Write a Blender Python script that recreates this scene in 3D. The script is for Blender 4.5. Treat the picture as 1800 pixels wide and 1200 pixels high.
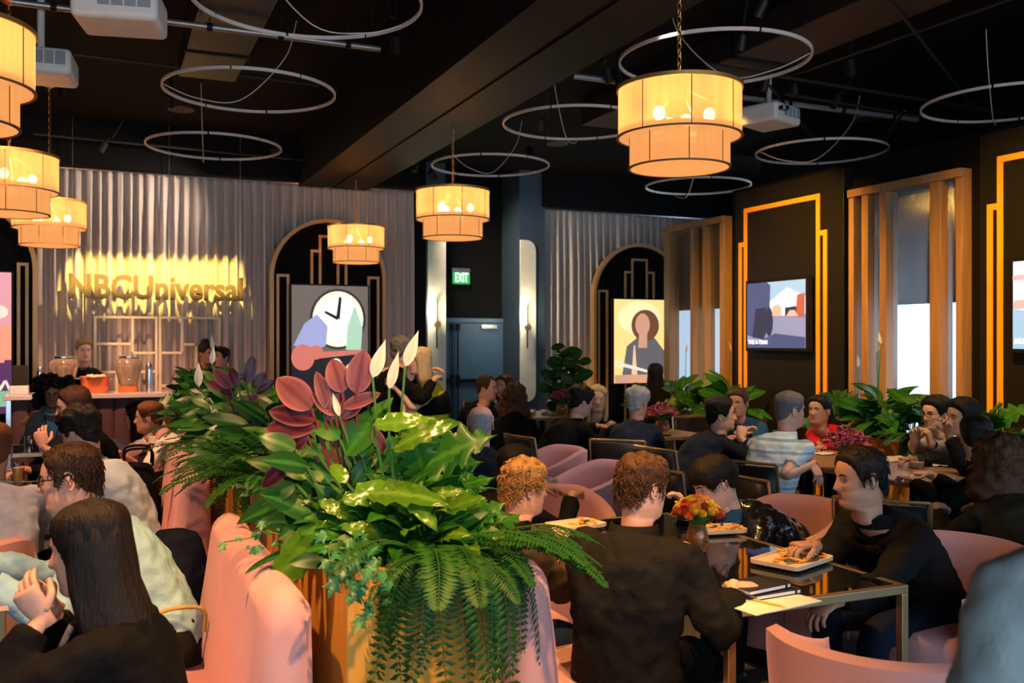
import bpy, bmesh, math, random
import numpy as np
from mathutils import Vector, Matrix, noise
random.seed(7)
for o in list(bpy.data.objects): bpy.data.objects.remove(o)
SC = bpy.context.scene
COL = SC.collection
R = math.radians
# ------------------------------------------------------------------ camera
FPX = 1650.0; CAMH = 1.65; TH = R(23.7); CT, ST = math.cos(TH), math.sin(TH)
cd = bpy.data.cameras.new('camera'); cam = bpy.data.objects.new('camera', cd); COL.objects.link(cam)
cd.sensor_width = 36.0; cd.lens = 36.0*FPX/1800.0
cd.clip_start = 0.05
cam.location = (0, 0, CAMH); cam.rotation_euler = (R(90), 0, -TH)
cd.dof.use_dof = True; cd.dof.focus_distance = 4.2; cd.dof.aperture_fstop = 4.2
SC.camera = cam
# ------------------------------------------------------------------ world: pale evening sky
w = bpy.data.worlds.new('sky'); SC.world = w; w.use_nodes = True
bg = w.node_tree.nodes['Background']; bg.inputs[0].default_value = (0.60, 0.79, 1.0, 1); bg.inputs[1].default_value = 4.2
SC.view_settings.view_transform = 'Standard'; SC.view_settings.look = 'None'
SC.view_settings.exposure = 0.0; SC.view_settings.gamma = 1.0; SC.view_settings.use_curve_mapping = False
WARM = (1.0, 0.50, 0.16); AMBER = (1.0, 0.42, 0.09)
# ------------------------------------------------------------------ room constants
WB = 12.65; WB2 = 13.5; RX = 7.2; CEIL = 4.32; CURT = 3.74
# window portals: the sky comes in through the glass behind the photographer and on the right
def portal(loc, rot, sx, sy):
    l = bpy.data.lights.new('window_portal', 'AREA'); l.shape = 'RECTANGLE'; l.size = sx; l.size_y = sy
    l.cycles.is_portal = True
    o = bpy.data.objects.new('window_portal', l); COL.objects.link(o); o.location = loc; o.rotation_euler = rot
portal((0.5, -3.45, 1.9), (R(-90), 0, R(180)), 11.0, 3.2)
# ------------------------------------------------------------------ pixel helpers (1800x1200 frame)
def ray(px, py):
    cx = (px-900)/FPX
    return Vector((cx*CT+ST, -cx*ST+CT, (600-py)/FPX))
def at(px, py, d): return Vector((0, 0, CAMH)) + ray(px, py)*d
def onz(px, py, z): r = ray(px, py); return at(px, py, (z-CAMH)/r.z)
def onY(px, py, Y): r = ray(px, py); return at(px, py, Y/r.y)
def onX(px, py, X): r = ray(px, py); return at(px, py, X/r.x)
def pxX(px, Y): return onY(px, 600, Y).x          # room x of a pixel column on the plane Y
def pxY(px, X): return onX(px, 600, X).y
# ------------------------------------------------------------------ materials
MATS = {}
def mat(name, col, rough=.6, metal=0., var=.12, vs=6., bump=0., bs=60., sheen=0., coat=0., spec=.5, emit=None, es=0., trans=0., alpha=1., stretch=None, rand=0., ior=1.45):
    if name in MATS: return MATS[name]
    m = bpy.data.materials.new(name); m.use_nodes = True; nt = m.node_tree; N = nt.nodes; L = nt.links
    b = N['Principled BSDF']
    b.inputs['Base Color'].default_value = (*col, 1); b.inputs['Roughness'].default_value = rough
    b.inputs['Metallic'].default_value = metal; b.inputs['Specular IOR Level'].default_value = spec
    b.inputs['Sheen Weight'].default_value = sheen; b.inputs['Coat Weight'].default_value = coat
    b.inputs['Transmission Weight'].default_value = trans; b.inputs['Alpha'].default_value = alpha; b.inputs['IOR'].default_value = ior
    if sheen: b.inputs['Sheen Tint'].default_value = (*[min(1, c*1.6+.1) for c in col], 1)
    if emit: b.inputs['Emission Color'].default_value = (*emit, 1); b.inputs['Emission Strength'].default_value = es
    tc = N.new('ShaderNodeTexCoord'); mp = N.new('ShaderNodeMapping'); L.new(tc.outputs['Object'], mp.inputs[0])
    if stretch: mp.inputs['Scale'].default_value = stretch
    if var:
        nz = N.new('ShaderNodeTexNoise'); nz.inputs['Scale'].default_value = vs; nz.inputs['Detail'].default_value = 5
        L.new(mp.outputs[0], nz.inputs['Vector'])
        mx = N.new('ShaderNodeMix'); mx.data_type = 'RGBA'
        mx.inputs[6].default_value = (*[c*(1-var*1.6) for c in col], 1); mx.inputs[7].default_value = (*[min(1, c*(1+var*1.6)) for c in col], 1)
        L.new(nz.outputs[0], mx.inputs[0]); src = mx.outputs[2]
        if rand:
            oi = N.new('ShaderNodeObjectInfo'); hs = N.new('ShaderNodeHueSaturation'); mr = N.new('ShaderNodeMapRange')
            mr.inputs[3].default_value = 1-rand; mr.inputs[4].default_value = 1+rand
            L.new(oi.outputs['Random'], mr.inputs[0]); L.new(mr.outputs[0], hs.inputs['Value']); L.new(src, hs.inputs['Color']); src = hs.outputs[0]
        L.new(src, b.inputs['Base Color'])
    if bump:
        n2 = N.new('ShaderNodeTexNoise'); n2.inputs['Scale'].default_value = bs; n2.inputs['Detail'].default_value = 4
        L.new(mp.outputs[0], n2.inputs['Vector']); bp = N.new('ShaderNodeBump'); bp.inputs['Strength'].default_value = bump; bp.inputs['Distance'].default_value = .01
        L.new(n2.outputs[0], bp.inputs['Height']); L.new(bp.outputs[0], b.inputs['Normal'])
    MATS[name] = m; return m
def emat(name, col, s):
    if name in MATS: return MATS[name]
    m = bpy.data.materials.new(name); m.use_nodes = True; b = m.node_tree.nodes['Principled BSDF']
    b.inputs['Base Color'].default_value = (*[c*.5 for c in col], 1); b.inputs['Emission Color'].default_value = (*col, 1); b.inputs['Emission Strength'].default_value = s
    MATS[name] = m; return m
def wood(name, c1, c2, stretch=(1, 1, .06), scale=22, rough=.4):
    m = mat(name, c1, rough, var=0, bump=.06, bs=80, stretch=stretch); nt = m.node_tree; N = nt.nodes; L = nt.links
    mp = [n for n in N if n.type == 'MAPPING'][0]
    nz = N.new('ShaderNodeTexNoise'); nz.inputs['Scale'].default_value = scale; nz.inputs['Detail'].default_value = 8; nz.inputs['Distortion'].default_value = .6
    L.new(mp.outputs[0], nz.inputs['Vector']); cr = N.new('ShaderNodeValToRGB')
    cr.color_ramp.elements[0].position = .3; cr.color_ramp.elements[0].color = (*c1, 1); cr.color_ramp.elements[1].position = .7; cr.color_ramp.elements[1].color = (*c2, 1)
    L.new(nz.outputs[0], cr.inputs[0]); L.new(cr.outputs[0], N['Principled BSDF'].inputs['Base Color']); return m
# ------------------------------------------------------------------ mesh builder
def catmull(P, n):
    """resample rows of P (array k x d) with n steps per span"""
    P = np.asarray(P, float); out = []
    k = len(P)
    for i in range(k-1):
        p0 = P[max(i-1, 0)]; p1 = P[i]; p2 = P[i+1]; p3 = P[min(i+2, k-1)]
        for j in range(n):
            t = j/n
            out.append(.5*((2*p1)+(-p0+p2)*t+(2*p0-5*p1+4*p2-p3)*t*t+(-p0+3*p1-3*p2+p3)*t**3))
    out.append(P[-1]); return np.array(out)
class MB:
    def __init__(s): s.v = []; s.f = []; s.m = []
    def add(s, vs, fs, mi=0):
        b = len(s.v); s.v += [tuple(x) for x in vs]
        for f in fs: s.f.append([i+b for i in f]); s.m.append(mi)
        return s
    def box(s, x0, x1, y0, y1, z0, z1, mi=0):
        v = [(x, y, z) for z in (z0, z1) for y in (y0, y1) for x in (x0, x1)]
        return s.add(v, [[0, 2, 3, 1], [4, 5, 7, 6], [0, 1, 5, 4], [2, 6, 7, 3], [0, 4, 6, 2], [1, 3, 7, 5]], mi)
    def obox(s, M, sx, sy, sz, mi=0):
        v = [M @ Vector((x*sx/2, y*sy/2, z*sz/2)) for z in (-1, 1) for y in (-1, 1) for x in (-1, 1)]
        return s.add(v, [[0, 2, 3, 1], [4, 5, 7, 6], [0, 1, 5, 4], [2, 6, 7, 3], [0, 4, 6, 2], [1, 3, 7, 5]], mi)
    def grid(s, rows, closeu=True, cap0=True, cap1=True, mi=0, mifn=None):
        """rows: list of rings (lists of points of equal length)"""
        n = len(rows[0]); b = len(s.v)
        for r in rows: s.v += [tuple(p) for p in r]
        for i in range(len(rows)-1):
            for j in range(n if closeu else n-1):
                j2 = (j+1) % n
                s.f.append([b+i*n+j, b+i*n+j2, b+(i+1)*n+j2, b+(i+1)*n+j]); s.m.append(mifn(i, j) if mifn else mi)
        if closeu and cap0: s.f.append([b+j for j in range(n)][::-1]); s.m.append(mi)
        if closeu and cap1: s.f.append([b+(len(rows)-1)*n+j for j in range(n)]); s.m.append(mi)
        return s
    def tube(s, path, rad, n=8, sub=1, mi=0, flat=1., caps=True, up=None):
        path = np.asarray([tuple(p) for p in path], float); k = len(path)
        rad = np.full(k, rad, float) if np.isscalar(rad) else np.asarray(rad, float)
        if sub > 1:
            q = catmull(np.c_[path, rad], sub); path = q[:, :3]; rad = q[:, 3]
        k = len(path); T = np.gradient(path, axis=0); T /= np.maximum(np.linalg.norm(T, axis=1)[:, None], 1e-9)
        a = np.array(up if up is not None else ((0, 0, 1) if abs(T[0][2]) < .9 else (1, 0, 0)), float)
        rows = []
        for i in range(k):
            a = a-T[i]*a.dot(T[i]); a /= max(np.linalg.norm(a), 1e-9); bb = np.cross(T[i], a)
            rows.append([path[i]+rad[i]*(math.cos(t)*a*flat+math.sin(t)*bb) for t in np.linspace(0, 2*math.pi, n, endpoint=False)])
        return s.grid(rows, True, caps, caps, mi)
    def lathe(s, prof, c=(0, 0, 0), n=24, mi=0, close=False, a0=0, a1=2*math.pi):
        full = abs(a1-a0-2*math.pi) < 1e-6
        A = np.linspace(a0, a1, n, endpoint=not full)
        rows = [[(c[0]+r*math.cos(a), c[1]+r*math.sin(a), c[2]+z) for a in A] for r, z in prof]
        if close: rows.append(rows[0])
        return s.grid(rows, full, not close and prof[0][0] > 1e-4, not close and prof[-1][0] > 1e-4, mi)
    def sphere(s, c, r, nu=12, nv=8, mi=0, M=None):
        if np.isscalar(r): r = (r, r, r)
        rows = []
        for i in range(nv+1):
            t = -math.pi/2+math.pi*i/nv; rr = max(math.cos(t), .02); ring = []
            for j in range(nu):
                a = 2*math.pi*j/nu; p = Vector((r[0]*rr*math.cos(a), r[1]*rr*math.sin(a), r[2]*math.sin(t)))
                if M: p = M @ p
                ring.append(Vector(c)+p)
            rows.append(ring)
        return s.grid(rows, True, True, True, mi)
    def prism(s, poly, fn, t0, t1, mi=0):
        """poly 2-d outline (ccw), fn(u,v,t)->point, extruded from t0 to t1"""
        n = len(poly); v = [fn(u, q, t0) for u, q in poly]+[fn(u, q, t1) for u, q in poly]
        fs = [list(range(n))[::-1], list(range(n, 2*n))]+[[i, (i+1) % n, n+(i+1) % n, n+i] for i in range(n)]
        return s.add(v, fs, mi)
    def build(s, name, mats, parent=None, world=True, smooth=40, bevel=0, mods=None, **props):
        if not isinstance(mats, (list, tuple)): mats = [mats]
        me = bpy.data.meshes.new(name)
        V = s.v
        if parent is not None and world:
            l = ORG.get(parent.name, parent.location); V = [(a-l[0], b-l[1], c-l[2]) for a, b, c in V]
        me.from_pydata([tuple(map(float, p)) for p in V], [], s.f)
        for m in mats: me.materials.append(m)
        if len(mats) > 1: me.polygons.foreach_set('material_index', s.m)
        if smooth is not None:
            me.polygons.foreach_set('use_smooth', [True]*len(me.polygons))
            if smooth < 180: me.set_sharp_from_angle(angle=R(smooth))
        me.update()
        o = bpy.data.objects.new(name, me); COL.objects.link(o)
        if parent is not None: o.parent = parent
        if bevel:
            bv = o.modifiers.new('bevel', 'BEVEL'); bv.width = bevel; bv.segments = 2; bv.limit_method = 'ANGLE'
        for k, v in props.items(): o[k] = v
        return o
ORG = {}
def thing(name, label, cat, loc=(0, 0, 0), group=None, rz=0):
    o = bpy.data.objects.new(name, None); COL.objects.link(o); o.location = loc; o.rotation_euler = (0, 0, rz)
    o.empty_display_size = .05; o['label'] = label; o['category'] = cat
    if group: o['group'] = group
    ORG[o.name] = Vector(loc); return o
def tag(o, label, cat, group=None):
    o['label'] = label; o['category'] = cat
    if group: o['group'] = group
    return o
def struct(o): o['kind'] = 'structure'; return o
def copy_tree(root, loc=None, rz=None, label=None, group=None):
    c = root.copy(); COL.objects.link(c)
    if loc is not None: c.location = loc
    if rz is not None: c.rotation_euler = (0, 0, rz)
    if label: c['label'] = label
    if group: c['group'] = group
    def rec(a, b):
        for ch in [x for x in bpy.data.objects if x.parent == a]:
            d = ch.copy(); COL.objects.link(d); d.parent = b; rec(ch, d)
    rec(root, c); return c
def place(o, p): o.location = p; return o
def sstep(a, b, x):
    t = max(0., min(1., (x-a)/(b-a))); return t*t*(3-2*t)
def gauss(x, s): return math.exp(-(x/s)**2)
# common materials
M_black = mat('black_paint', (.004, .004, .005), .6, spec=.3)
M_blackgloss = mat('black_gloss', (.004, .004, .005), .12, var=0)
M_gold = mat('gold_trim', (.72, .40, .11), .38, .75, var=.1)
M_brass = mat('brass', (.75, .5, .22), .3, 1., var=.1)
M_steel = mat('steel', (.7, .72, .75), .25, 1., var=.08)
M_white = mat('white_plastic', (.75, .74, .72), .4)
M_pink = mat('pink_velvet', (.56, .29, .285), .75, var=.14, vs=3.5, bump=.12, bs=140, sheen=.6)
M_glass = mat('clear_glass', (.95, .97, .97), .02, trans=1., var=0)
M_amberglass = mat('amber_glass', (.7, .4, .15), .05, trans=.85, var=0)
M_planter = wood('planter_oak', (.50, .22, .022), (.66, .33, .045))
M_tablewood = wood('table_oak', (.20, .11, .045), (.34, .19, .08), stretch=(1, .08, 1), scale=14, rough=.35)
# ================================================================== STRUCTURE
M_wall = mat('wall_charcoal', (.0035, .0035, .004), .8, bump=.05, bs=30, spec=.2)
M_ceil = mat('ceiling_black', (.0022, .0022, .0022), .85, spec=.15)
M_bluelit = mat('wall_bluelit', (.035, .06, .085), .6)  # blue of the cool daylight is put into this wall colour
M_beam = mat('beam_dark', (.0055, .005, .0045), .6, spec=.2, bump=.05, bs=50)
def carpet():
    m = mat('carpet_speckled', (.05, .052, .056), .85, var=0, bump=.3, bs=350); nt = m.node_tree; N = nt.nodes; L = nt.links
    v = N.new('ShaderNodeTexNoise'); v.inputs['Scale'].default_value = 260; v.inputs['Detail'].default_value = 2
    mp = [n for n in N if n.type == 'MAPPING'][0]; L.new(mp.outputs[0], v.inputs['Vector'])
    cr = N.new('ShaderNodeValToRGB'); cr.color_ramp.elements[0].position = .45; cr.color_ramp.elements[0].color = (.03, .032, .036, 1)
    cr.color_ramp.elements[1].position = .68; cr.color_ramp.elements[1].color = (.22, .23, .25, 1); L.new(v.outputs[0], cr.inputs[0]); L.new(cr.outputs[0], N['Principled BSDF'].inputs['Base Color']); return m
def sbox(name, m, *b, parent=None, **kw):
    o = MB().box(*b).build(name, m, parent, smooth=None, **kw)
    if parent is None: struct(o)
    return o
X0, X1, Y0, Y1 = -5.0, RX+.1, -3.5, 14.2
sbox('floor', carpet(), X0-.2, 11.0, Y0-.2, Y1+.2, -.1, 0)
sbox('ceiling', M_ceil, X0-.2, 8.9, Y0-.2, Y1+.2, CEIL, CEIL+.1); sbox('ceiling_far', M_ceil, 8.9, 11.0, 11.0, Y1+.2, CEIL, CEIL+.1)
sbox('wall_left', M_wall, X0-.2, X0, Y0, Y1, 0, CEIL)
xa = pxX(727, 13.3); xb = pxX(783, 13.3); xc = pxX(913, 13.3); xd = pxX(953, 13.3)
xe = pxX(728, WB-.08)
sbox('wall_back', M_wall, X0, xe, WB+.12, WB+.3, 0, CEIL)
struct(MB().box(xe, pxX(749, WB-.05), WB-.05, 13.29, 0, CEIL).build('wall_back_pier', M_wall, smooth=None))
sbox('wall_back_door', M_wall, xb-.9, xc+.2, 14.0, 14.2, 0, CEIL)
sbox('wall_back_left_return', M_bluelit, xa, xb, 13.3, 14.0, 0, CEIL)
sbox('wall_back_right_return', M_bluelit, xc, xd+.05, 13.3, 14.0, 0, CEIL)
sbox('wall_back_right', M_wall, xd+.05, 10.8, WB2+.12, WB2+.4, 0, CEIL)
# black band above the curtains
sbox('trim_1', M_wall, X0, xe, WB-.25, WB+.1, CURT+.02, CEIL)
sbox('trim_2', M_wall, xd, 10.6, WB2-.25, WB2+.1, CURT+.02, CEIL)
# boxed beam running into the depth of the room
bm = MB().box(2.39, 3.30, Y0, WB-.25, 3.70, CEIL); struct(bm.build('beam', M_beam, smooth=None))
sbox('trim_3', M_beam, 2.39, 2.73, Y0, WB-.26, 3.685, 3.699); sbox('trim_4', M_beam, 2.84, 3.30, Y0, WB-.26, 3.685, 3.699)
# rear glazed wall behind the photographer: sill, header, mullions, panes
sbox('wall_rear_sill', M_wall, X0, X1, Y0-.1, Y0, 0, .35); sbox('wall_rear_header', M_wall, X0, X1, Y0-.1, Y0, 3.45, CEIL)
wr = struct(MB().box(X0, X0+.1, Y0-.08, Y0-.02, .35, 3.45).build('window_1', M_black, smooth=None))
for i in range(9): MB().box(X0+.02+i*1.36, X0+.10+i*1.36, Y0-.08, Y0, .35, 3.45).build('mullion', M_black, wr, world=False, smooth=None)
# ---------------- right wall: media panels and windows between
M_panel = mat('panel_bronze_black', (.009, .008, .006), .5, spec=.3, bump=.03, bs=90)
M_fin = wood('fin_wood', (.30, .16, .06), (.42, .24, .10), rough=.45)
M_shade = mat('dark_roller_shade', (.03, .029, .03), .8)
M_shade0 = mat('sheer_taupe_shade', (.16, .12, .10), .7)
M_fluted = bpy.data.materials.new('fluted_glass'); M_fluted.use_nodes = True
def fluted():
    nt = M_fluted.node_tree; N = nt.nodes; L = nt.links; N.clear(); out = N.new('ShaderNodeOutputMaterial')
    t = N.new('ShaderNodeBsdfTransparent'); t.inputs[0].default_value = (.86, .93, 1, 1); g = N.new('ShaderNodeBsdfGlossy'); g.inputs['Roughness'].default_value = .12; g.inputs[0].default_value = (.9, .9, .9, 1)
    tc = N.new('ShaderNodeTexCoord'); wv = N.new('ShaderNodeTexWave'); wv.wave_type = 'BANDS'; wv.bands_direction = 'Y'; wv.inputs['Scale'].default_value = 22
    L.new(tc.outputs['Object'], wv.inputs['Vector']); b = N.new('ShaderNodeBump'); b.inputs['Strength'].default_value = .6; b.inputs['Distance'].default_value = .02
    L.new(wv.outputs['Fac'], b.inputs['Height']); L.new(b.outputs[0], g.inputs['Normal'])
    m = N.new('ShaderNodeMixShader'); m.inputs[0].default_value = .14; L.new(t.outputs[0], m.inputs[1]); L.new(g.outputs[0], m.inputs[2]); L.new(m.outputs[0], out.inputs[0])
fluted()
WINS = [(pxY(1287, RX), pxY(1180, RX)), (pxY(1708, RX), pxY(1507, RX)), (2.55, 3.95), (-1.0, .4)]
WZ = 3.13
sbox('wall_right', M_wall, RX, RX+.3, Y0, WINS[0][0], WZ, 3.46); sbox('wall_right_upper', M_wall, 8.8, 8.9, Y0, 11.05, 3.46, CEIL); sbox('soffit_light_block', M_wall, RX, 8.9, Y0, WINS[0][0], 3.46, 3.52); sbox('wall_light_block', M_wall, RX+.1, 10.8, 10.97, 11.05, 0, 3.10); sbox('wall_light_block_upper', M_wall, 8.9, 10.8, 10.97, 11.05, 3.10, CEIL)  # unseen soffit and return walls added to stop outside light leaking in
edges = [Y1]+[e for wv in sorted(WINS, reverse=True) for e in (wv[1], wv[0])]+[Y0]
sbox('wall_right_far', M_wall, 10.6, 10.8, 11.6, Y1, 0, CEIL)
for i in range(2, len(edges), 2):
    sbox('wall_right_pier', M_wall, RX, RX+.3, edges[i+1], edges[i], 0, WZ)
for k, (ya, yb) in enumerate(WINS):
    W = struct(MB().box(RX-.14, RX+.02, ya, yb, WZ, WZ+.08).build('window_%d' % (k+2), M_fin, smooth=None, bevel=.004))
    n = yb-ya
    fins = [(0, .05), (.13, .19), (.30, .36), (.74, .83), (.95, 1.0)] if k == 1 else [(0, .05), (.55-.05, .55), (.72, .76), (.86, 1.0)]
    if k != 1: fins = [(0., .10), (.46, .50), (.66, .70), (.93, 1.)]
    for a, b in fins:                                  # measured from the far (left in the photograph) side
        MB().box(RX-.12, RX+.04, yb-b*n, yb-a*n, 0, WZ).build('fin', M_fin, W, world=False, smooth=None, bevel=.004)
    for (a, b), (c, d) in zip(fins[:-1], fins[1:]):
        MB().box(RX-.03, RX-.02, yb-c*n, yb-b*n, .1, WZ).build('pane', M_fluted, W, world=False, smooth=None)
    if k == 0:
        MB().box(RX+.06, RX+.08, ya, yb, 2.07, WZ).build('roller_shade', M_shade0, W, world=False, smooth=None)
        MB().box(RX+.06, RX+.08, ya, yb, .1, 2.07).build('glowing_pane', emat('pane_daylight_glow', (.72, .86, 1), 1.0), W, world=False, smooth=None)  # lower pane itself glows in place of daylight from behind
        continue
    MB().box(RX+.50, RX+.53, ya-.5, yb+.9, 2.07, WZ+.3).build('roller_shade', M_shade, W, world=False, smooth=None)
    MB().box(RX+.49, RX+.54, ya-.5, yb+.9, 2.035, 2.075).build('shade_rail', M_black, W, world=False, smooth=None)
    for q in (.15, .62):
        MB().box(RX+.58, RX+.64, ya+q*n, ya+q*n+.05, 0, 2.2).build('mullion', M_steel, W, world=False, smooth=None)
    MB().box(RX+.56, RX+.66, ya-.5, yb+.9, 0, .12).build('window_sill', M_white, W, world=False, smooth=None)
    MB().box(RX+.3, RX+.9, ya-.5, yb+.9, WZ+.25, WZ+.3).build('soffit', M_black, W, world=False, smooth=None)
    if k: portal((RX+.45, (ya+yb)/2, 1.1), (0, R(-90), 0) if False else (R(90), 0, R(90)), n, 2.0)
# media panels
PX = RX-.12
def media_panel(label, ya, yb, ztop, decor=True):
    t = thing('media_panel', label, 'wall panel', (PX, (ya+yb)/2, 0), 'black wall panels with gold step lines')
    MB().box(PX, RX-.001, ya, yb, 0, ztop).build('board', M_panel, t, smooth=None, bevel=.006)
    # gold step lines: inner tall frame, outer lower frame
    n = yb-ya; s = .055; x0, x1 = PX-.012, PX-.001
    zi = ztop-.22; zo = ztop-.62; i0, i1 = ya+.19*n, yb-.10*n; o0, o1 = ya+.13*n, yb-.045*n
    def bar(a, b, c, d): MB().box(x0, x1, a, b, c, d).build('gold_line', M_goldline, t, smooth=None)
    bar(i0, i1, zi-s, zi); bar(i0, i0+s, .0, zi-s); bar(i1-s, i1, .0, zi-s)
    bar(o0, i0, zo-s, zo); bar(i1, o1, zo-s, zo); bar(o0, o0+s, 0, zo-s); bar(o1-s, o1, 0, zo-s)
    return t
M_goldline = mat('gold_line', (.90, .40, .02), .5, 0, var=.05)
P1 = (pxY(1483, PX), pxY(1292, PX)); ZP = 3.46
media_panel('black media panel with gold lines framing the screen that shows a street', P1[0], P1[1], ZP)
P2b = pxY(1722, PX); P2 = (P2b-(P1[1]-P1[0]), P2b)
media_panel('black media panel with gold lines at the right edge of the photograph', P2[0], P2[1], ZP)
for q in ((.62, 2.42),): sbox('wall_right_panel', M_panel, PX, RX-.001, q[0], q[1], 0, ZP)
# ---------------- text helper
def text(name, s, size, m, M, parent=None, ext=.004, off=0., sx=1., width=None, world=True):
    c = bpy.data.curves.new('t', 'FONT'); c.body = s; c.size = size; c.extrude = ext; c.offset = off; c.resolution_u = 3
    o = bpy.data.objects.new('t', c); COL.objects.link(o); bpy.context.view_layer.update()
    me = bpy.data.meshes.new_from_object(o.evaluated_get(bpy.context.evaluated_depsgraph_get())); bpy.data.objects.remove(o)
    xs = [v.co.x for v in me.vertices]; k = sx if width is None else width/(max(xs)-min(xs)); x0 = min(xs)
    for v in me.vertices: v.co = M @ Vector(((v.co.x-x0)*k, v.co.y, v.co.z))
    if parent is not None and world:
        l = ORG.get(parent.name, parent.location)
        for v in me.vertices: v.co = v.co-Vector(l)
    me.materials.clear(); me.materials.append(m); me.name = name
    ob = bpy.data.objects.new(name, me); COL.objects.link(ob)
    if parent is not None: ob.parent = parent
    return ob
def frameM(o, x, z): # text frame: x right, z up -> columns
    x = Vector(x).normalized(); z = Vector(z).normalized(); n = x.cross(z)
    return Matrix(((x.x, z.x, n.x, o[0]), (x.y, z.y, n.y, o[1]), (x.z, z.z, n.z, o[2]), (0, 0, 0, 1)))
# ---------------- wall screens
def wall_screen(label, corners_px, X, tilt, content, caption):
    # corners: left x, right x, top y at right edge, bottom y
    lx, rx_, ty, by = corners_px
    yl = pxY(lx, X); zt = onX(rx_, ty, X-tilt).z; zb = onX(rx_, by, X-tilt).z
    yr = pxY(rx_, X-tilt)
    a = Vector((X, yl, zb)); b = Vector((X-tilt, yr, zb)); ux = (b-a); wdt = ux.length; ux.normalize(); nrm = ux.cross(Vector((0, 0, 1)))
    h = zt-zb; t = thing('wall_screen', label, 'screen', ((a+b)/2)+Vector((0, 0, 0)), 'wall mounted screens')
    def P(u, v, d): return a+ux*(u*wdt)+Vector((0, 0, v*h))+nrm*d
    g = .035/wdt; gv = .035/h
    MB().prism([(-g, -gv), (1+g, -gv), (1+g, 1+gv), (-g, 1+gv)], P, -.07, 0).build('bezel', M_black, t, smooth=None, bevel=.004)
    MB().prism([(.3, .3), (.7, .3), (.7, .7), (.3, .7)], P, -.0995, -.07).build('mount', M_black, t, smooth=None)
    d = .001
    for pts, m in content:
        MB().prism(pts, P, d-.001, d+.0006).build('screen_image', m, t, smooth=None); d += .0014
    M = frameM(P(.03, .06, d+.001), ux, (0, 0, 1))
    text('caption', caption, .062, emat('caption_white', (.95, .95, 1), 1.6), M, t, .0005, .0016)
    return t
def circ(cx, cy, rx, ry, n=18, a0=0, a1=2*math.pi): return [(cx+rx*math.cos(a), cy+ry*math.sin(a)) for a in np.linspace(a0, a1, n, endpoint=abs(a1-a0) < 6.28)]
sk = emat('screen_sky', (.30, .55, .90), .85); sk2 = emat('screen_cloud', (.62, .82, 1), 1.0); gr = emat('screen_road', (.26, .33, .62), .75); dk = emat('screen_dark', (.03, .04, .12), .6)
rd = emat('screen_rust', (.50, .14, .10), .6); bl = emat('screen_blue', (.07, .11, .33), .6); tn = emat('screen_tan', (.62, .5, .42), .8)
c1 = [([(0, 0), (1, 0), (1, 1), (0, 1)], sk), ([(.40, .45), (1, .5), (1, .75), (.7, .9), (.4, .7)], sk2), ([(0, 0), (1, 0), (1, .47), (.45, .49), (0, .40)], gr),
      ([(0, 0), (1, 0), (1, .16), (.5, .22), (.2, .1), (0, .12)], bl), ([(0, .2), (.30, .12), (.40, .35), (.42, .95), (.36, 1), (0, 1)], bl), ([(.1, .16), (.30, .14), (.38, .3), (.34, .62), (.16, .6)], dk),
      (circ(.40, .40, .07, .22), dk), ([(.46, .48), (.62, .48), (.62, .60), (.56, .66), (.46, .62)], tn), ([(.68, .48), (.92, .48), (.92, .62), (.68, .60)], dk), ([(.86, .46), (1, .46), (1, .80), (.88, .78)], rd), ([(.70, .47), (.9, .47), (.84, .56), (.76, .56)], tn)]
wall_screen('wall screen in the middle panel showing a vehicle on a street, caption THE A-TEAM', (1314, 1416, 490, 612), PX-.10, .0, c1, 'THE A-TEAM')
c2 = [([(0, 0), (1, 0), (1, 1), (0, 1)], sk2), ([(0, .45), (1, .5), (1, .62), (0, .55)], emat('screen_rose', (.80, .42, .50), .9)), ([(0, 0), (1, 0), (1, .4), (0, .45)], sk), ([(0, .78), (1, .84), (1, .9), (0, .84)], emat('screen_rose', (.80, .42, .50), .9)), (circ(.35, .08, .2, .14), bl)]
wall_screen('wall screen cut by the right edge of the photograph, caption beginning MURD', (1781, 1920, 448, 614), PX-.10, .0, c2, 'MURDER')
# ---------------- curtains
def curtain(name, label, xa, xb, y, zt, amp, freq, seed, cat='curtain'):
    random.seed(seed); n = int((xb-xa)/.016); rows = []
    ph = []; a = 0
    for i in range(n+1):
        a += freq*(.016)*(1+.55*noise.noise((i*.05, seed, 0))); ph.append(a)
    zs = [0.02, .6, 1.2, 1.8, 2.4, 3.0, 3.4, zt-.12, zt-.05, zt]
    for z in zs:
        k = 1-.55*sstep(zt-1.0, zt, z); fine = sstep(zt-.9, zt-.05, z)
        r = []
        for i in range(n+1):
            x = xa+(xb-xa)*i/n; q = .45*noise.noise((x*1.5, z*.35, seed))
            yy = y-amp*k*(math.sin(ph[i]+q)+.35*math.sin(2.3*ph[i]+1.3+q*2))-.010*fine*math.sin(ph[i]*3.1)
            r.append((x, yy, z))
        rows.append(r)
    o = MB().grid(rows, closeu=False).build(name, M_curtain, smooth=180)
    so = o.modifiers.new('s', 'SOLIDIFY'); so.thickness = .004
    return tag(o, label, cat)
M_curtain = mat('linen_curtain', (.50, .44, .40), .85, var=.10, vs=20, bump=.15, bs=250, sheen=.2)
curtain('curtain', 'tall pleated grey linen curtain behind the bar and the glowing sign', pxX(40, WB)-.2, xe-.01, WB-.08, CURT, .066, 50, 3)
curtain('curtain', 'tall pleated grey linen curtain right of the blue door', xd+.04, 10.5, WB2-.08, CURT, .066, 50, 9)
for xs, xe, y in ((X0, xe, WB-.1), (xd, 10.5, WB2-.1)):
    o = MB().tube([(xs, y, CURT+.01), (xe, y, CURT+.01)], .02, 8).build('curtain_rail', M_steel, smooth=40)
    tag(o, 'metal curtain rail above the %s linen curtain' % ('sign and bar' if y < 13 else 'right hand'), 'rail')
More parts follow.
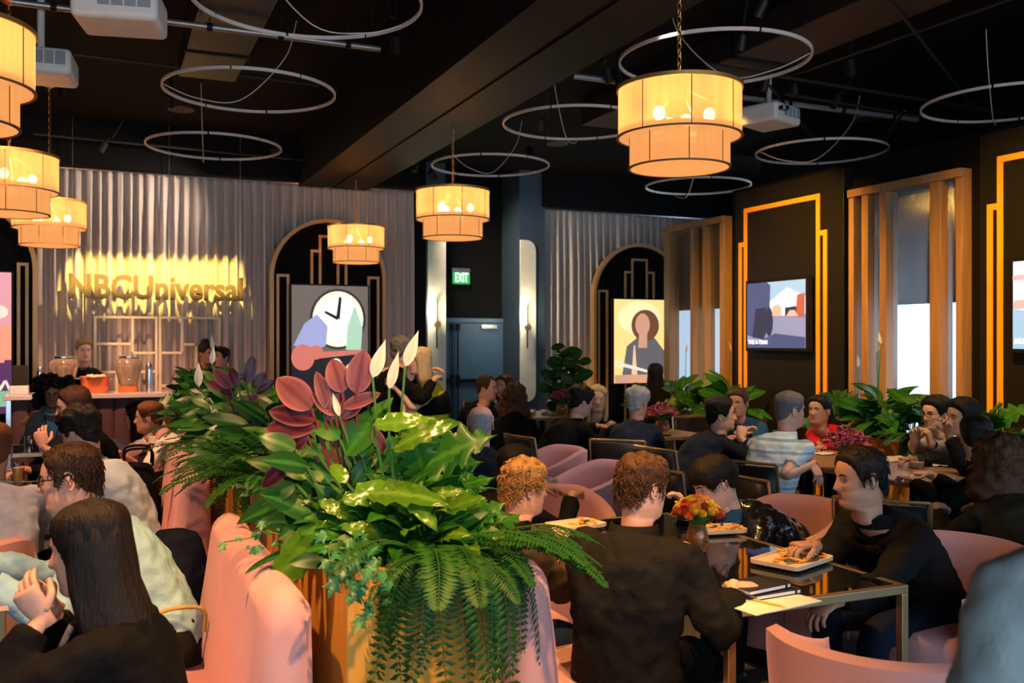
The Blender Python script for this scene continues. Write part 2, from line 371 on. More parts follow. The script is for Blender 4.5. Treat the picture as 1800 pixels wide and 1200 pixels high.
# ---------------- arches with posters
def arch_pts(h, ztop, n=28, pad=0.):
    zc = ztop-h; return [(h+pad, 0)]+[((h+pad)*math.cos(a), zc+(h+pad)*math.sin(a)) for a in np.linspace(0, math.pi, n)]+[(-h-pad, 0)]
def arch(label, plabel, xc, h, ztop, Y, pz0, pz1, ph, shapes, decor):
    t = thing('arch_panel', label, 'arch panel', (xc, Y, 0), 'black arch panels along the curtain wall')
    fn = lambda u, v, d: (xc+u, Y-d, v)
    MB().prism(arch_pts(h, ztop), fn, -.03, .03).build('board', M_archblack, t, smooth=30)
    o, i = arch_pts(h, ztop, pad=.05), arch_pts(h, ztop)
    mb = MB(); rows = [[fn(*o[k], -.04), fn(*o[k], .07), fn(*i[k], .07), fn(*i[k], -.04)] for k in range(len(o))]
    mb.grid(rows, True).build('arch_trim', M_archtrim, t, smooth=40)
    def bar(a, b, c, d): MB().box(xc+a, xc+b, Y-.045, Y-.0301, c, d).build('gold_line', M_archtrim, t, smooth=None)
    s = .035
    (ui, zi), (uo, zo), (us0, us1, zs) = decor
    ui, uo, us0, us1 = ui*h, uo*h, us0*h, us1*h
    bar(-ui, ui, zi-s, zi); bar(-ui, -ui+s, .1, zi-s); bar(ui-s, ui, .1, zi-s)
    for sg in (-1, 1):
        a, b = sorted((sg*ui, sg*uo)); bar(a, b, zo-s, zo); a, b = sorted((sg*uo, sg*(uo-s))); bar(a, b, .1, zo-s)
        a, b = sorted((sg*us0, sg*us1)); bar(a, b, zs-s, zs); bar(a, a+s, .1, zs-s); bar(b-s, b, .1, zs-s)
    p = thing('poster_lightbox', plabel, 'poster', (xc, Y-.05, pz0), 'backlit posters in the arches')
    MB().box(xc-ph-.02, xc+ph+.02, Y-.12, Y-.0305, pz0-.02, pz1+.02).build('box_frame', M_black, p, smooth=None)
    d = .1205
    for pts, m in shapes:
        q = [(xc+(u*2-1)*ph, pz0+v*(pz1-pz0)) for u, v in pts]
        MB().prism(q, lambda u, v, dd: (u, Y-dd, v), d, d+.002).build('print', m, p, smooth=None); d += .0025
    return t
M_archblack = mat('arch_black', (.003, .003, .004), .85, spec=.1); M_archtrim = mat('arch_gold_wood', (.50, .27, .10), .4, .3)
full = [(0, 0), (1, 0), (1, 1), (0, 1)]
Ya = WB-.28
def hy(px, y, Y): return onY(px, y, Y).z
E = emat
# middle arch: generic bold colour-shape print in the colours of the photographed one
xl, xr = pxX(480, Ya), pxX(670, Ya); xm = (xl+xr)/2; hh = (xr-xl)/2
g1 = E('print_grey', (.20, .16, .14), .75); cr_ = E('print_cream', (1, .93, .70), 1.05); lav = E('print_lavender', (.42, .46, .80), .85); coral = E('print_coral', (.80, .22, .17), .8); mint = E('print_mint', (.50, .80, .58), .85); ink = E('print_ink', (.02, .02, .03), .5); red = E('print_red', (.75, .04, .05), .8)
sh = [(full, g1), ([(0, 0), (1, 0), (1, .44), (0, .44)], ink), (circ(.60, .72, .37, .255, 30), E('print_dark', (.06, .05, .05), .5)), (circ(.60, .72, .335, .235, 30), cr_), (circ(.60, .72, .28, .195, 30), E('print_pale', (1, .96, .80), 1.15)),
      ([(.57, .72), (.62, .72), (.645, .9), (.61, .91)], ink), ([(.58, .745), (.59, .71), (.42, .77), (.43, .79)], ink),
      ([(.02, .50), (.16, .68), (.32, .76), (.46, .66), (.44, .50), (.30, .45)], lav), ([(.70, .46), (.90, .46), (.92, .64), (.82, .84), (.72, .66)], mint),
      (circ(.14, .40, .15, .11, 20), coral), ([(.20, .38), (.95, .43), (.95, .46), (.20, .44)], coral), (circ(.30, .44, .10, .06, 16), coral),
      (circ(.57, .30, .09, .09, 18), cr_), (circ(.76, .27, .08, .075, 18), cr_), (circ(.92, .30, .06, .07, 18), cr_), ([(.36, .20), (.74, .20), (.74, .23), (.36, .23)], red)]
arch('black arch with gold lines behind the poster with the big pale disc', 'backlit poster with a pale round disc and bold lavender, coral and green shapes', xm, hh, onY(570, 392, Ya).z, Ya, .82, hy(578, 503, Ya), .70*hh, sh, ((.19, hy(575, 414, Ya)), (.34, hy(575, 440, Ya)), (.72, .95, hy(575, 484, Ya))))
# right arch
Yb = WB2-.28
xl, xr = pxX(1045, Yb), pxX(1196, Yb); xm = (xl+xr)/2; hh3 = (xr-xl)/2
ye = E('print_yellow', (1, .72, .26), 1.05); ye2 = E('print_lightyellow', (1, .83, .45), 1.1); br = E('print_brown', (.26, .10, .05), .6); sl = E('print_slate', (.17, .17, .19), .7); rs = E('print_rose', (.80, .42, .28), .8)
sh = [(full, ye), (circ(.45, .78, .38, .2, 24), ye2), ([(.12, .02), (.9, .02), (.9, .38), (.72, .54), (.42, .55), (.22, .44)], sl), (circ(.55, .69, .25, .19, 26), br), (circ(.50, .70, .13, .135, 22), rs), ([(.42, .42), (.58, .42), (.58, .60), (.44, .60)], rs),
      ([(.30, .10), (.34, .45), (.36, .45), (.40, .10)], E('print_peach', (1, .62, .40), .9)), ([(0, .22), (.6, .12), (.6, .15), (0, .27)], E('print_bone', (.9, .84, .72), .9)), ([(0, 0), (1, 0), (1, .10), (0, .10)], rs)]
arch('black arch with gold lines behind the golden yellow poster', 'backlit golden yellow poster with a dark brown rounded shape', xm, hh3, onY(1118, 434, Yb).z, Yb, .98, hy(1120, 527, Yb), (pxX(1170, Yb)-pxX(1073, Yb))/2, sh, ((.19, hy(1118, 455, Yb)), (.35, hy(1118, 477, Yb)), (.72, .95, hy(1118, 511, Yb))))
# left arch cut by the frame edge
xr = pxX(58, Ya); xm = xr-hh
sh = [(full, E('print_sunset', (.95, .35, .22), .9)), ([(0, .62), (1, .62), (1, 1), (0, 1)], E('print_pinksky', (.85, .38, .42), .85)), (circ(.85, .72, .12, .05, 16), E('print_peachcloud', (1, .72, .6), 1)),
      ([(0, 0), (1, 0), (1, .38), (.93, .38), (.93, .36), (.82, .36), (.82, .32), (.6, .33), (0, .36)], E('print_plum', (.16, .04, .16), .6)), ([(0, .05), (1, .05), (1, .16), (0, .16)], E('print_green', (.30, .62, .38), .8)), ([(.86, .165), (.90, .165), (.94, .215), (.97, .165), (1, .165), (.955, .235), (.925, .235)], E('print_bone', (.9, .84, .72), .9))]
arch('black arch with gold lines cut by the left edge of the photograph', 'backlit sunset poster cut by the left edge of the photograph', xm, hh, onY(570, 392, Ya).z, Ya, .82, hy(15, 480, Ya), .70*hh, sh, ((.19, hy(575, 414, Ya)), (.34, hy(575, 440, Ya)), (.77, 1.0-.06, hy(40, 462, Ya))))
# ---------------- blue double door, exit sign, cream panels, sconces
M_door = mat('door_slate_blue', (.06, .14, .24), .45)
Yd = 13.99; xm = pxX(797, Yd); dw = .92; dz = 1.95
D = struct(MB().box(xm-dw-.06, xm-dw, Yd-.06, Yd+.02, 0, dz+.07).build('door_1', M_door, smooth=None))
for nm, b in (('door_frame', (xm+dw, xm+dw+.06, Yd-.06, Yd+.02, 0, dz+.07)), ('door_frame', (xm-dw, xm+dw, Yd-.06, Yd+.02, dz, dz+.07)), ('door_leaf', (xm-dw+.003, xm-.004, Yd-.04, Yd+.01, .01, dz-.005)), ('door_leaf', (xm+.004, xm+dw-.003, Yd-.04, Yd+.01, .01, dz-.005)),
              ('panic_bar', (xm-.75, xm-.06, Yd-.10, Yd-.06, 1.0, 1.06)), ('panic_bar', (xm+.06, xm+.75, Yd-.10, Yd-.06, 1.0, 1.06)), ('door_closer', (xm+.45, xm+.72, Yd-.09, Yd-.04, dz-.10, dz-.03))):
    MB().box(*b).build(nm, M_black if nm == 'panic_bar' else (M_steel if nm == 'door_closer' else M_door), D, world=False, smooth=None, bevel=.004)
for s in (-.045, .05):
    MB().tube([(xm+s, Yd-.07, .2), (xm+s, Yd-.07, dz-.06)], .012, 8).build('vertical_rod', M_black, D, world=False)
    MB().box(xm+s-.03, xm+s+.03, Yd-.10, Yd-.04, .94, 1.12).build('latch_case', M_black, D, world=False, smooth=None, bevel=.006)
    MB().box(xm+s-.03, xm+s+.03, Yd-.10, Yd-.04, dz-.12, dz-.02).build('latch_case', M_black, D, world=False, smooth=None, bevel=.006)
ex = onY(811, 486, 13.9); t = thing('exit_sign', 'green lit EXIT sign above the blue double door', 'sign', ex)
hw = (pxX(826, 13.9)-pxX(796, 13.9))/2; zt, zb = hy(811, 479, 13.9), hy(811, 499, 13.9)
MB().box(ex.x-hw-.01, ex.x+hw+.01, 13.9, 14.0, zt, zt+.075).build('sign_housing', M_steel, t, smooth=None, bevel=.004)
MB().box(ex.x-hw, ex.x+hw, 13.90, 13.915, zb, zt).build('sign_plate', E('exit_green', (.02, .42, .10), .9), t, smooth=None)
text('sign_letters', 'EXIT', .2, E('exit_white', (.75, 1, .85), 1.6), frameM((ex.x-hw*.72, 13.895, zb+.035), (1, 0, 0), (0, 0, 1)), t, .003, .004, width=hw*1.5)
M_cream = mat('cream_panel', (.74, .72, .58), .6)
def cream(label, xa, xb, zt, zb, Y, round_right):
    r = min(.16, (xb-xa)*.8); pts = []
    w_ = xb-xa
    arc = [(w_-r+r*math.cos(a), r*math.sin(a)) for a in np.linspace(0, math.pi/2, 8)]
    o = [(0, 0)]+[(u, r-v) for u, v in reversed(arc)]+[(u, (zt-zb)-r+v) for u, v in arc]+[(0, zt-zb)]
    if not round_right: o = [(w_-u, v) for u, v in o][::-1]
    tag(MB().prism(o, lambda u, v, d: (xa+u, Y-d, zb+v), .0, .03).build('sconce_panel', M_cream, smooth=None), label, 'wall panel', 'cream wall panels beside the blue door')
cream('cream rounded wall panel left of the blue door', pxX(751, 13.29), pxX(783, 13.29), 3.25, .7, 13.299, False)
cream('cream rounded wall panel right of the blue door', pxX(914, 13.29), pxX(941, 13.29), hy(925, 422, 13.29), hy(925, 706, 13.29), 13.299, True)
def sconce(label, px, y0, y1, ym, side):
    Y = 13.2; p = onY(px, ym, Y); t = thing('wall_sconce', label, 'wall lamp', p, 'slim wall sconces beside the door')
    MB().tube([(p.x, Y, onY(px, y1, Y).z), (p.x, Y, onY(px, y0, Y).z)], .011, 8).build('rod', M_black, t)
    MB().lathe([(.001, 0), (.05, 0), (.05, .05), (.001, .05)], (0, 0, 0), 20).build('mount', M_brass, t, world=False).rotation_euler = (R(90), 0, 0)
    MB().tube([(p.x, Y+.04, p.z+.0), (p.x, Y+.08, p.z)], .02, 8).build('arm', M_black, t)
    MB().box(p.x+side*.012-.014, p.x+side*.012+.014, Y+.01, Y+.035, p.z+.06, onY(px, y0, Y).z).build('light_bar', E('sconce_glow', (1, .86, .55), 9), t, smooth=None)
    l = bpy.data.lights.new('sconce_light', 'POINT'); l.energy = 16; l.color = (1, .88, .62); l.shadow_soft_size = .05
    lo = bpy.data.objects.new('sconce_light', l); COL.objects.link(lo); lo.parent = t; lo.location = (side*.10, -.09, .22)
sconce('slim black wall sconce left of the blue door', 768, 527, 612, 570, -1)
sconce('slim black wall sconce right of the blue door', 927, 538, 612, 575, -1)
# ================================================================== CEILING FITTINGS
M_chain = mat('chain_gold', (.62, .36, .12), .35, .9)
def shade_mat():
    m = bpy.data.materials.new('sheer_amber_shade'); m.use_nodes = True; nt = m.node_tree; N = nt.nodes; L = nt.links; N.clear()
    out = N.new('ShaderNodeOutputMaterial'); tr = N.new('ShaderNodeBsdfTransparent'); tl = N.new('ShaderNodeBsdfTranslucent'); em = N.new('ShaderNodeEmission'); ad = N.new('ShaderNodeAddShader'); mx = N.new('ShaderNodeMixShader')
    tc = N.new('ShaderNodeTexCoord'); nz = N.new('ShaderNodeTexNoise'); mp = N.new('ShaderNodeMapping'); mp.inputs['Scale'].default_value = (1, 1, .03); nz.inputs['Scale'].default_value = 55; nz.inputs['Detail'].default_value = 4
    L.new(tc.outputs['Object'], mp.inputs[0]); L.new(mp.outputs[0], nz.inputs['Vector'])
    cr = N.new('ShaderNodeValToRGB'); cr.color_ramp.elements[0].position = .3; cr.color_ramp.elements[0].color = (.16, .075, .024, 1); cr.color_ramp.elements[1].position = .7; cr.color_ramp.elements[1].color = (.28, .16, .06, 1)
    L.new(nz.outputs[0], cr.inputs[0]); L.new(cr.outputs[0], tl.inputs[0])
    em.inputs[0].default_value = (1, .44, .14, 1); em.inputs[1].default_value = .72
    L.new(tl.outputs[0], ad.inputs[0]); L.new(em.outputs[0], ad.inputs[1])
    mr = N.new('ShaderNodeMapRange'); mr.inputs[1].default_value = .3; mr.inputs[2].default_value = .7; mr.inputs[3].default_value = .02; mr.inputs[4].default_value = .13
    L.new(nz.outputs[0], mr.inputs[0]); L.new(mr.outputs[0], mx.inputs[0])
    L.new(ad.outputs[0], mx.inputs[1]); L.new(tr.outputs[0], mx.inputs[2]); L.new(mx.outputs[0], out.inputs[0]); return m
M_sheer = shade_mat(); M_bulb = emat('warm_bulb', (1, .78, .40), 26)
M_rib = mat('shade_rib', (.22, .10, .03), .6)
LZ = 2.64                       # bottom of the lower tier
def pendant():
    t = thing('pendant_lamp', 'x', 'pendant lamp', (0, 0, LZ), 'two tier amber pendant lamps on chains')
    B = lambda mb, n, m, **k: mb.build(n, m, t, world=False, **k)
    z1, z2, z3 = .0, .19, .44; ro, ri = .35, .285
    B(MB().lathe([(ro, z2-.015), (ro, z3)], n=48), 'upper_shade', M_sheer, smooth=180)
    B(MB().lathe([(ri, z1), (ri, z2+.03)], n=48), 'lower_shade', M_sheer, smooth=180)
    for r, z, h, m, nm in ((ro, z3, .022, M_gold, 'top_rim'), (ro, z2-.018, .008, M_rib, 'shade_ring'), (ri, z1-.004, .008, M_rib, 'shade_ring')):
        B(MB().lathe([(r-.006, z), (r+.008, z), (r+.008, z+h), (r-.006, z+h)], n=48, close=True), nm, m)
    for k in range(8):
        a = R(22+45*k); c, s = math.cos(a), math.sin(a)
        B(MB().tube([(ro*c, ro*s, z2-.015), (ro*c, ro*s, z3)], .0032, 6), 'shade_rib', M_rib)
        B(MB().tube([(ri*c, ri*s, z1), (ri*c, ri*s, z2)], .0032, 6), 'shade_rib', M_rib)
    for k in range(4):
        a = R(90*k+10); B(MB().tube([(0, 0, z3+.05), (ro*math.cos(a), ro*math.sin(a), z3+.01)], .006, 6), 'spider_arm', M_gold)
    for k in range(6):
        a = R(60*k+15); r = .17 if k % 2 else .12; zz = .29 if k % 2 else .24
        bo = B(MB().sphere((r*math.cos(a), r*math.sin(a), zz), (.034, .034, .042), 12, 8), 'bulb', M_bulb)
        B(MB().tube([(r*math.cos(a), r*math.sin(a), zz+.035), (r*math.cos(a), r*math.sin(a), zz+.09), (0, 0, z3+.03)], .008, 6), 'bulb_arm', M_brass)
    mb = MB(); z = z3+.05; k = 0
    while z < CEIL-LZ-.06:
        pts = []
        for q in range(10):
            a = 2*math.pi*q/10; u, v = .012*math.cos(a), .024*math.sin(a); pts.append((u, 0, z+.02+v) if k % 2 else (0, u, z+.02+v))
        mb.tube(pts+[pts[0]], .0035, 5, caps=False); z += .038; k += 1
    B(mb, 'chain', M_chain)
    B(MB().lathe([(.01, CEIL-LZ-.06), (.06, CEIL-LZ-.03), (.065, CEIL-LZ-.001)], n=20), 'canopy', M_gold)
    l = bpy.data.lights.new('pendant_light', 'POINT'); l.energy = 26; l.color = (1, .56, .2); l.shadow_soft_size = .06
    lo = bpy.data.objects.new('pendant_light', l); COL.objects.link(lo); lo.parent = t; lo.location = (0, 0, .26)
    return t
LAMPS = [((1194, 5.37), 'largest amber two tier pendant lamp, above the right hand tables'), ((796, 9.0), 'amber two tier pendant lamp hanging in front of the blue door wall'), ((626, 11.8), 'small amber two tier pendant lamp in front of the disc poster arch'),
         ((87, 9.7), 'amber two tier pendant lamp lowest at left, beside the glowing sign'), ((16, 7.3), 'amber two tier pendant lamp second from the top at the left edge'), ((-88, 4.3), 'amber two tier pendant lamp cut by the upper left corner')]
proto = pendant()
for i, ((px, d), lab) in enumerate(LAMPS):
    p = at(px, 600, d); o = proto if i == 0 else copy_tree(proto)
    o.location = (p.x, p.y, LZ); o['label'] = lab; o.rotation_euler = (0, 0, R(17*i))
# hoops
M_hoop = mat('hoop_brushed', (.72, .64, .58), .5)
RZ = 3.75
hoops = [((541, 2), 'large pale ring hung at the top of the photograph'), ((440, 161), 'pale ring hung above the left hand curtain, middle of three'), ((377, 258), 'pale ring hung nearest the sign curtain'), ((1255, 105), 'pale ring hung around the chain of the largest pendant lamp'), ((1012, 217), 'pale ring hung left of the largest pendant lamp'), ((862, 291), 'pale ring hung low in front of the door recess'),
         ((1227, 327), 'pale ring hung farthest back below the largest pendant lamp'), ((1443, 267), 'pale ring hung above the middle media panel'), ((1770, 182), 'pale ring hung at the right edge of the photograph')]
hp = None
for (px, py), lab in hoops:
    c = onz(px, py, RZ)
    if hp is None:
        t = hp = thing('ceiling_hoop', lab, 'ring', c, 'pale rings hung below the ceiling')
        for k in range(8):
            A = np.linspace(2*math.pi*k/8+.012, 2*math.pi*(k+1)/8-.012, 10)
            mb = MB(); mb.grid([[((.70+u)*math.cos(a), (.70+u)*math.sin(a), v) for u, v in ((-.007, -.012), (.007, -.012), (.007, .012), (-.007, .012))] for a in A]); mb.build('hoop_segment', M_hoop, t, world=False, smooth=40)
        for k in range(3):
            a = R(120*k+40); MB().tube([(.7*math.cos(a), .7*math.sin(a), .016), (.7*math.cos(a), .7*math.sin(a), CEIL-RZ)], .0022, 5).build('cable', M_black, t, world=False)
        MB().tube([(.66, .2, 0), (.4, .15, -.10), (.05, .12, -.10), (-.3, .1, .25), (-.4, .1, CEIL-RZ)], .004, 6, 6).build('power_lead', M_hoop, t, world=False)
    else:
        o = copy_tree(hp, c, R(47*px), lab)
# round ceiling loudspeakers
M_grill = mat('speaker_grille', (.045, .042, .038), .7)
sp = None
for (px, py), lab in (((350, 63), 'flat round ceiling loudspeaker below the large top ring'), ((318, 193), 'flat round ceiling loudspeaker beside the middle left ring'), ((1530, 18), 'flat round ceiling loudspeaker at the top right'), ((1522, 208), 'flat round ceiling loudspeaker above the middle media panel'), ((980, 253), 'flat round ceiling loudspeaker left of the largest lamp')):
    c = onz(px, py, CEIL-.012)
    if sp is None:
        sp = thing('ceiling_speaker', lab, 'loudspeaker', c, 'round ceiling loudspeakers')
        MB().lathe([(.001, -.004), (.12, -.004), (.125, .0)], n=28).build('grille', M_grill, sp, world=False); MB().lathe([(.125, -.008), (.14, -.006), (.145, .012), (.125, .012)], n=28, close=True).build('bezel', mat('speaker_bezel', (.10, .095, .09), .5), sp, world=False)
    else: copy_tree(sp, c, 0, lab)
# projectors
M_proj = mat('projector_shell', (.78, .74, .68), .45, var=.06); M_grey = mat('projector_grey', (.30, .31, .33), .5)
def projector(label, c, sx, sy, sz, rz):
    t = thing('ceiling_projector', label, 'projector', c, 'white ceiling projectors', rz)
    o = MB().box(-sx/2, sx/2, -sy/2, sy/2, 0, sz).build('body', M_proj, t, world=False, smooth=40); b = o.modifiers.new('b', 'BEVEL'); b.width = .035; b.segments = 4
    v = MB().box(-sx*.18, sx*.42, -sy/2-.006, -sy/2+.01, sz*.35, sz*.85).build('vent', M_grey, t, world=False, smooth=None)
    for k in range(3): MB().box(-sx*.18+sx*.15*(k+.9), -sx*.18+sx*.15*(k+.9)+.008, -sy/2-.009, -sy/2, sz*.35, sz*.85).build('vent_bar', M_proj, v, world=False, smooth=None)
    MB().lathe([(.001, 0), (.05, 0), (.055, .03), (.04, .04)], (0, 0, 0), 20).build('lens', M_blackgloss, t, world=False).location = (-sx*.3, -sy/2-.02, sz*.5)
    MB().tube([(0, 0, sz), (0, 0, CEIL-c[2])], .025, 10).build('mount_pole', M_proj, t, world=False)
    MB().box(-.09, .09, -.09, .09, sz, sz+.02).build('mount_plate', M_grey, t, world=False, smooth=None)
projector('white ceiling projector cut by the top edge at left', at(212, 50, 5.6), .48, .40, .20, R(-12))
projector('white ceiling projector below a cable bracket at far left', at(72, 140, 6.6), .44, .42, .18, R(-6))
projector('white ceiling projector right of the largest pendant lamp', at(1352, 222, 9.0), .46, .42, .18, R(20))
# pipes along x
M_pipe = mat('conduit_steel', (.45, .42, .38), .4, .8)
def pipe(label, px0, px1, ppx, ppy, z, r, m, clamps=3):
    c = onz(ppx, ppy, z); xa, xb = onY(px0, 600, c.y).x, onY(px1, 600, c.y).x
    t = thing('ceiling_pipe', label, 'pipe', ((xa+xb)/2, c.y, z)); MB().tube([(xa, c.y, z), (xb, c.y, z)], r, 12).build('pipe_run', m, t)
    for k in range(clamps):
        x = xa+(xb-xa)*(k+.5)/clamps; MB().tube([(x-.02, c.y, z), (x+.02, c.y, z)], r*1.35, 12).build('clamp', M_black, t); MB().tube([(x, c.y, z+r), (x, c.y, CEIL)], .006, 6).build('hanger', M_black, t)
pipe('bright metal lighting pipe below the large top ring', 20, 668, 480, 62, 3.98, .024, M_pipe, 5)
pipe('bright metal lighting pipe behind the largest pendant lamp', 1008, 1612, 1310, 172, 3.98, .026, mat('conduit_pale', (.62, .62, .64), .35, .7), 6)
M_strut = mat('strut_dark', (.016, .0155, .015), .5)
for k, (a, b, za, zb, lab) in enumerate((((1240, 112), (1800, 205), 4.0, 4.0, 'long dark strut crossing the ceiling above the middle ring'), ((1400, 130), (1800, -10), 4.05, 4.05, 'dark diagonal strut rising to the upper right corner'), ((1352, 150), (1480, 300), 3.95, 3.9, 'dark diagonal brace left of the middle media panel top'), ((1565, 0), (1750, 240), 4.05, 3.9, 'dark brace running down to the right hand panel'),
                                      ((1380, 165), (1800, 235), 3.9, 3.9, 'thin dark rail below the bright right hand pipe'), ((1590, 195), (1500, 320), 3.9, 3.8, 'dark brace above the window fins'), ((130, 95), (560, 150), 4.1, 4.1, 'dark rail behind the left hand rings'), ((60, 235), (540, 282), 4.0, 4.0, 'dark rail above the sign curtain'))):
    pa, pb = onz(*a, za), onz(*b, zb)
    o = MB().tube([pa, pb], .014 if k else .018, 8).build('ceiling_strut', M_strut); tag(o, lab, 'strut')
# ducts
def duct(label, c, sx, sy, sz):
    t = thing('air_duct', label, 'duct', c); MB().box(c[0]-sx/2, c[0]+sx/2, c[1]-sy/2, c[1]+sy/2, c[2], c[2]+sz).build('duct_body', M_strut, t, smooth=None, bevel=.01)
    for k in range(3): y = c[1]-sy/2+sy*(k+.5)/3; MB().box(c[0]-sx/2-.015, c[0]+sx/2+.015, y-.015, y+.015, c[2]-.015, c[2]+sz).build('duct_flange', M_black, t, smooth=None)
duct('black sheet metal air duct at the upper left', (.9, 6.5, 4.05), .5, 5.0, .25)
duct('black sheet metal air duct at the upper right', (5.2, 6.5, 4.05), .6, 5.5, .25)
# track spotlights: lamps with lit faces, some added as fill
M_face = emat('spot_face', (1, .80, .45), 6)
SPOTN = [0]
def spot(label, loc, target, energy, col, size=55, blend=.6, soft=.05):
    loc = Vector(loc); d = (Vector(target)-loc).normalized(); t = thing('track_spotlight', label, 'spotlight', loc, 'black ceiling spotlights')
    q = d.to_track_quat('-Z', 'Y').to_matrix().to_4x4()
    mb = MB(); mb.lathe([(.03, .12), (.045, .11), (.05, -.02), (.042, -.02), (.04, .0)], n=16); mb.v = [tuple(q @ Vector(v)) for v in mb.v]; mb.build('can', M_black, t, world=False)
    f = MB(); f.lathe([(.001, .002), (.038, .002)], n=16); f.v = [tuple(q @ Vector(v)) for v in f.v]; f.build('lamp_face', M_face, t, world=False)
    MB().tube([q @ Vector((0, 0, .1)), (0, 0, CEIL-loc.z)], .012, 8).build('stem', M_black, t, world=False)
    l = bpy.data.lights.new('spot_beam', 'SPOT'); l.energy = energy; l.color = col; l.spot_size = R(size); l.spot_blend = blend; l.shadow_soft_size = soft
    o = bpy.data.objects.new('spot_beam', l); COL.objects.link(o); o.parent = t; o.location = d*.03; o.rotation_euler = d.to_track_quat('-Z', 'Y').to_euler(); return t
A1 = (1, .50, .14); A2 = (1, .58, .22); PK = (1, .47, .24)
spot('black ceiling spotlight above the nearest planter', (1.2, 2.0, 3.9), (.85, 3.2, 1.0), 420, A1, 60)
spot('black ceiling spotlight aimed at the nearest pink booth', (-.9, 3.0, 3.9), (.2, 3.4, .6), 700, (1, .48, .20), 66)
spot('black ceiling spotlight aimed at the second pink booth', (-.6, 5.6, 3.9), (.1, 6.2, .6), 560, PK, 60)
spot('black ceiling spotlight aimed at the third pink booth', (-.8, 7.6, 3.9), (.0, 8.5, .8), 700, PK, 60)
spot('black ceiling spotlight above the nearest glass table', (1.75, 3.0, 3.9), (2.1, 3.45, .8), 480, A1, 46)
spot('black ceiling spotlight above the leather jacket diner', (2.0, 4.9, 3.62), (2.5, 3.9, .8), 220, A1, 55)
spot('black ceiling spotlight aimed at the planter front from behind the photographer', (1.3, .1, 3.9), (.95, 2.7, .5), 800, A1, 40)
spot('black ceiling spotlight over the second planter', (1.4, 5.0, 3.9), (.85, 5.9, 1.1), 140, A2, 60)
spot('black ceiling spotlight washing the middle media panel', (4.7, 7.2, 3.95), (7.1, 8.4, 2.0), 1000, (1, .47, .06), 66, .9)
spot('black ceiling spotlight washing the right hand media panel', (4.7, 4.4, 3.95), (7.1, 5.3, 1.9), 1000, (1, .47, .06), 66, .9)
spot('black ceiling spotlight beside the largest pendant lamp', at(1352, 70, 8.4), (5.0, 6.0, .8), 240, A2, 50)
spot('black ceiling spotlight above the back tables', at(933, 270, 12.2), (5.0, 8.4, .8), 300, A2, 50)
spot('black ceiling spotlight left of the boxed beam', (2.1, 7.0, 3.9), (2.6, 8.5, 1.3), 420, A2, 40)
spot('black ceiling spotlight aimed at the bar', (-.3, 9.6, 3.95), (-.3, 11.3, 1.0), 800, PK, 62)
spot('black ceiling spotlight above the window planters', (5.6, 9.2, 3.95), (6.6, 9.4, .8), 120, A1, 50)
spot('black ceiling spotlight above the planter behind the man in glasses', (5.9, 6.2, 3.95), (6.5, 6.2, .9), 110, A1, 50)
spot('black ceiling spotlight raking the bar curtain from the right', (1.9, WB-1.1, 3.95), (-1.6, WB, 2.0), 300, (1, .78, .60), 80, .9)
spot('black ceiling spotlight raking the bar curtain from the left', (-3.6, WB-1.1, 3.95), (-.4, WB, 2.4), 200, (1, .78, .60), 80, .9)
spot('black ceiling spotlight raking the right hand curtain', (4.3, WB2-1.0, 3.95), (6.6, WB2, 2.0), 260, (1, .78, .60), 80, .9)
spot('added black ceiling spotlight brightening the empty pink tub chairs', (3.6, 5.4, 3.95), (3.0, 6.2, .6), 260, (1, .74, .66), 50)  # fill lamp added to lift the dim tub chairs
spot('added black ceiling spotlight brightening the table of the striped shirt', (4.6, 4.6, 3.95), (5.0, 5.6, .8), 320, (1, .66, .36), 60)  # extra lamp added because the right hand diners came out dim
spot('added black ceiling spotlight brightening the clasped hands', (4.2, 7.2, 3.95), (4.9, 7.0, .8), 200, (1, .66, .36), 60)  # another added fill for the same group of diners
# warm uplights on the floor before the curtains
def uplight(label, p, tgt, e, col=PK, size=70):
    t = thing('floor_uplight', label, 'uplight', p, 'floor uplights before the curtains')
    MB().lathe([(.05, .0), (.055, .02), (.05, .09), (.04, .10), (.001, .10)], n=16).build('can', M_black, t, world=False)
    l = bpy.data.lights.new('uplight_beam', 'SPOT'); l.energy = e; l.color = col; l.spot_size = R(size); l.spot_blend = .8; l.shadow_soft_size = .03
    o = bpy.data.objects.new('uplight_beam', l); COL.objects.link(o); o.parent = t; o.location = (0, 0, .13)
    o.rotation_euler = (Vector(tgt)-Vector(p)).to_track_quat('-Z', 'Y').to_euler()
for i, px in enumerate((75, 150, 320, 450, 480, 690)):
    x = pxX(px, WB); uplight('floor uplight before the bar curtain, number %s from the left' % ['one', 'two', 'three', 'four', 'five', 'six'][i], (x, WB-.42, 0), (x+.1, WB-.02, 2.4), 42)
for i, px in enumerate((1010, 1035)):
    x = pxX(px, WB2); uplight('floor uplight before the right hand curtain, %s' % ['left one', 'right one'][i], (x, WB2-.42, 0), (x, WB2-.02, 2.4), 40, A1)
for i, px in enumerate((576, 1120)):
    Y = (WB, WB2)[i]; x = pxX(px, Y)
    uplight('floor uplight below the %s poster' % ['disc', 'golden'][i], (x, Y-.9, 0), (x, Y-.28, 2.6), 30, A1)
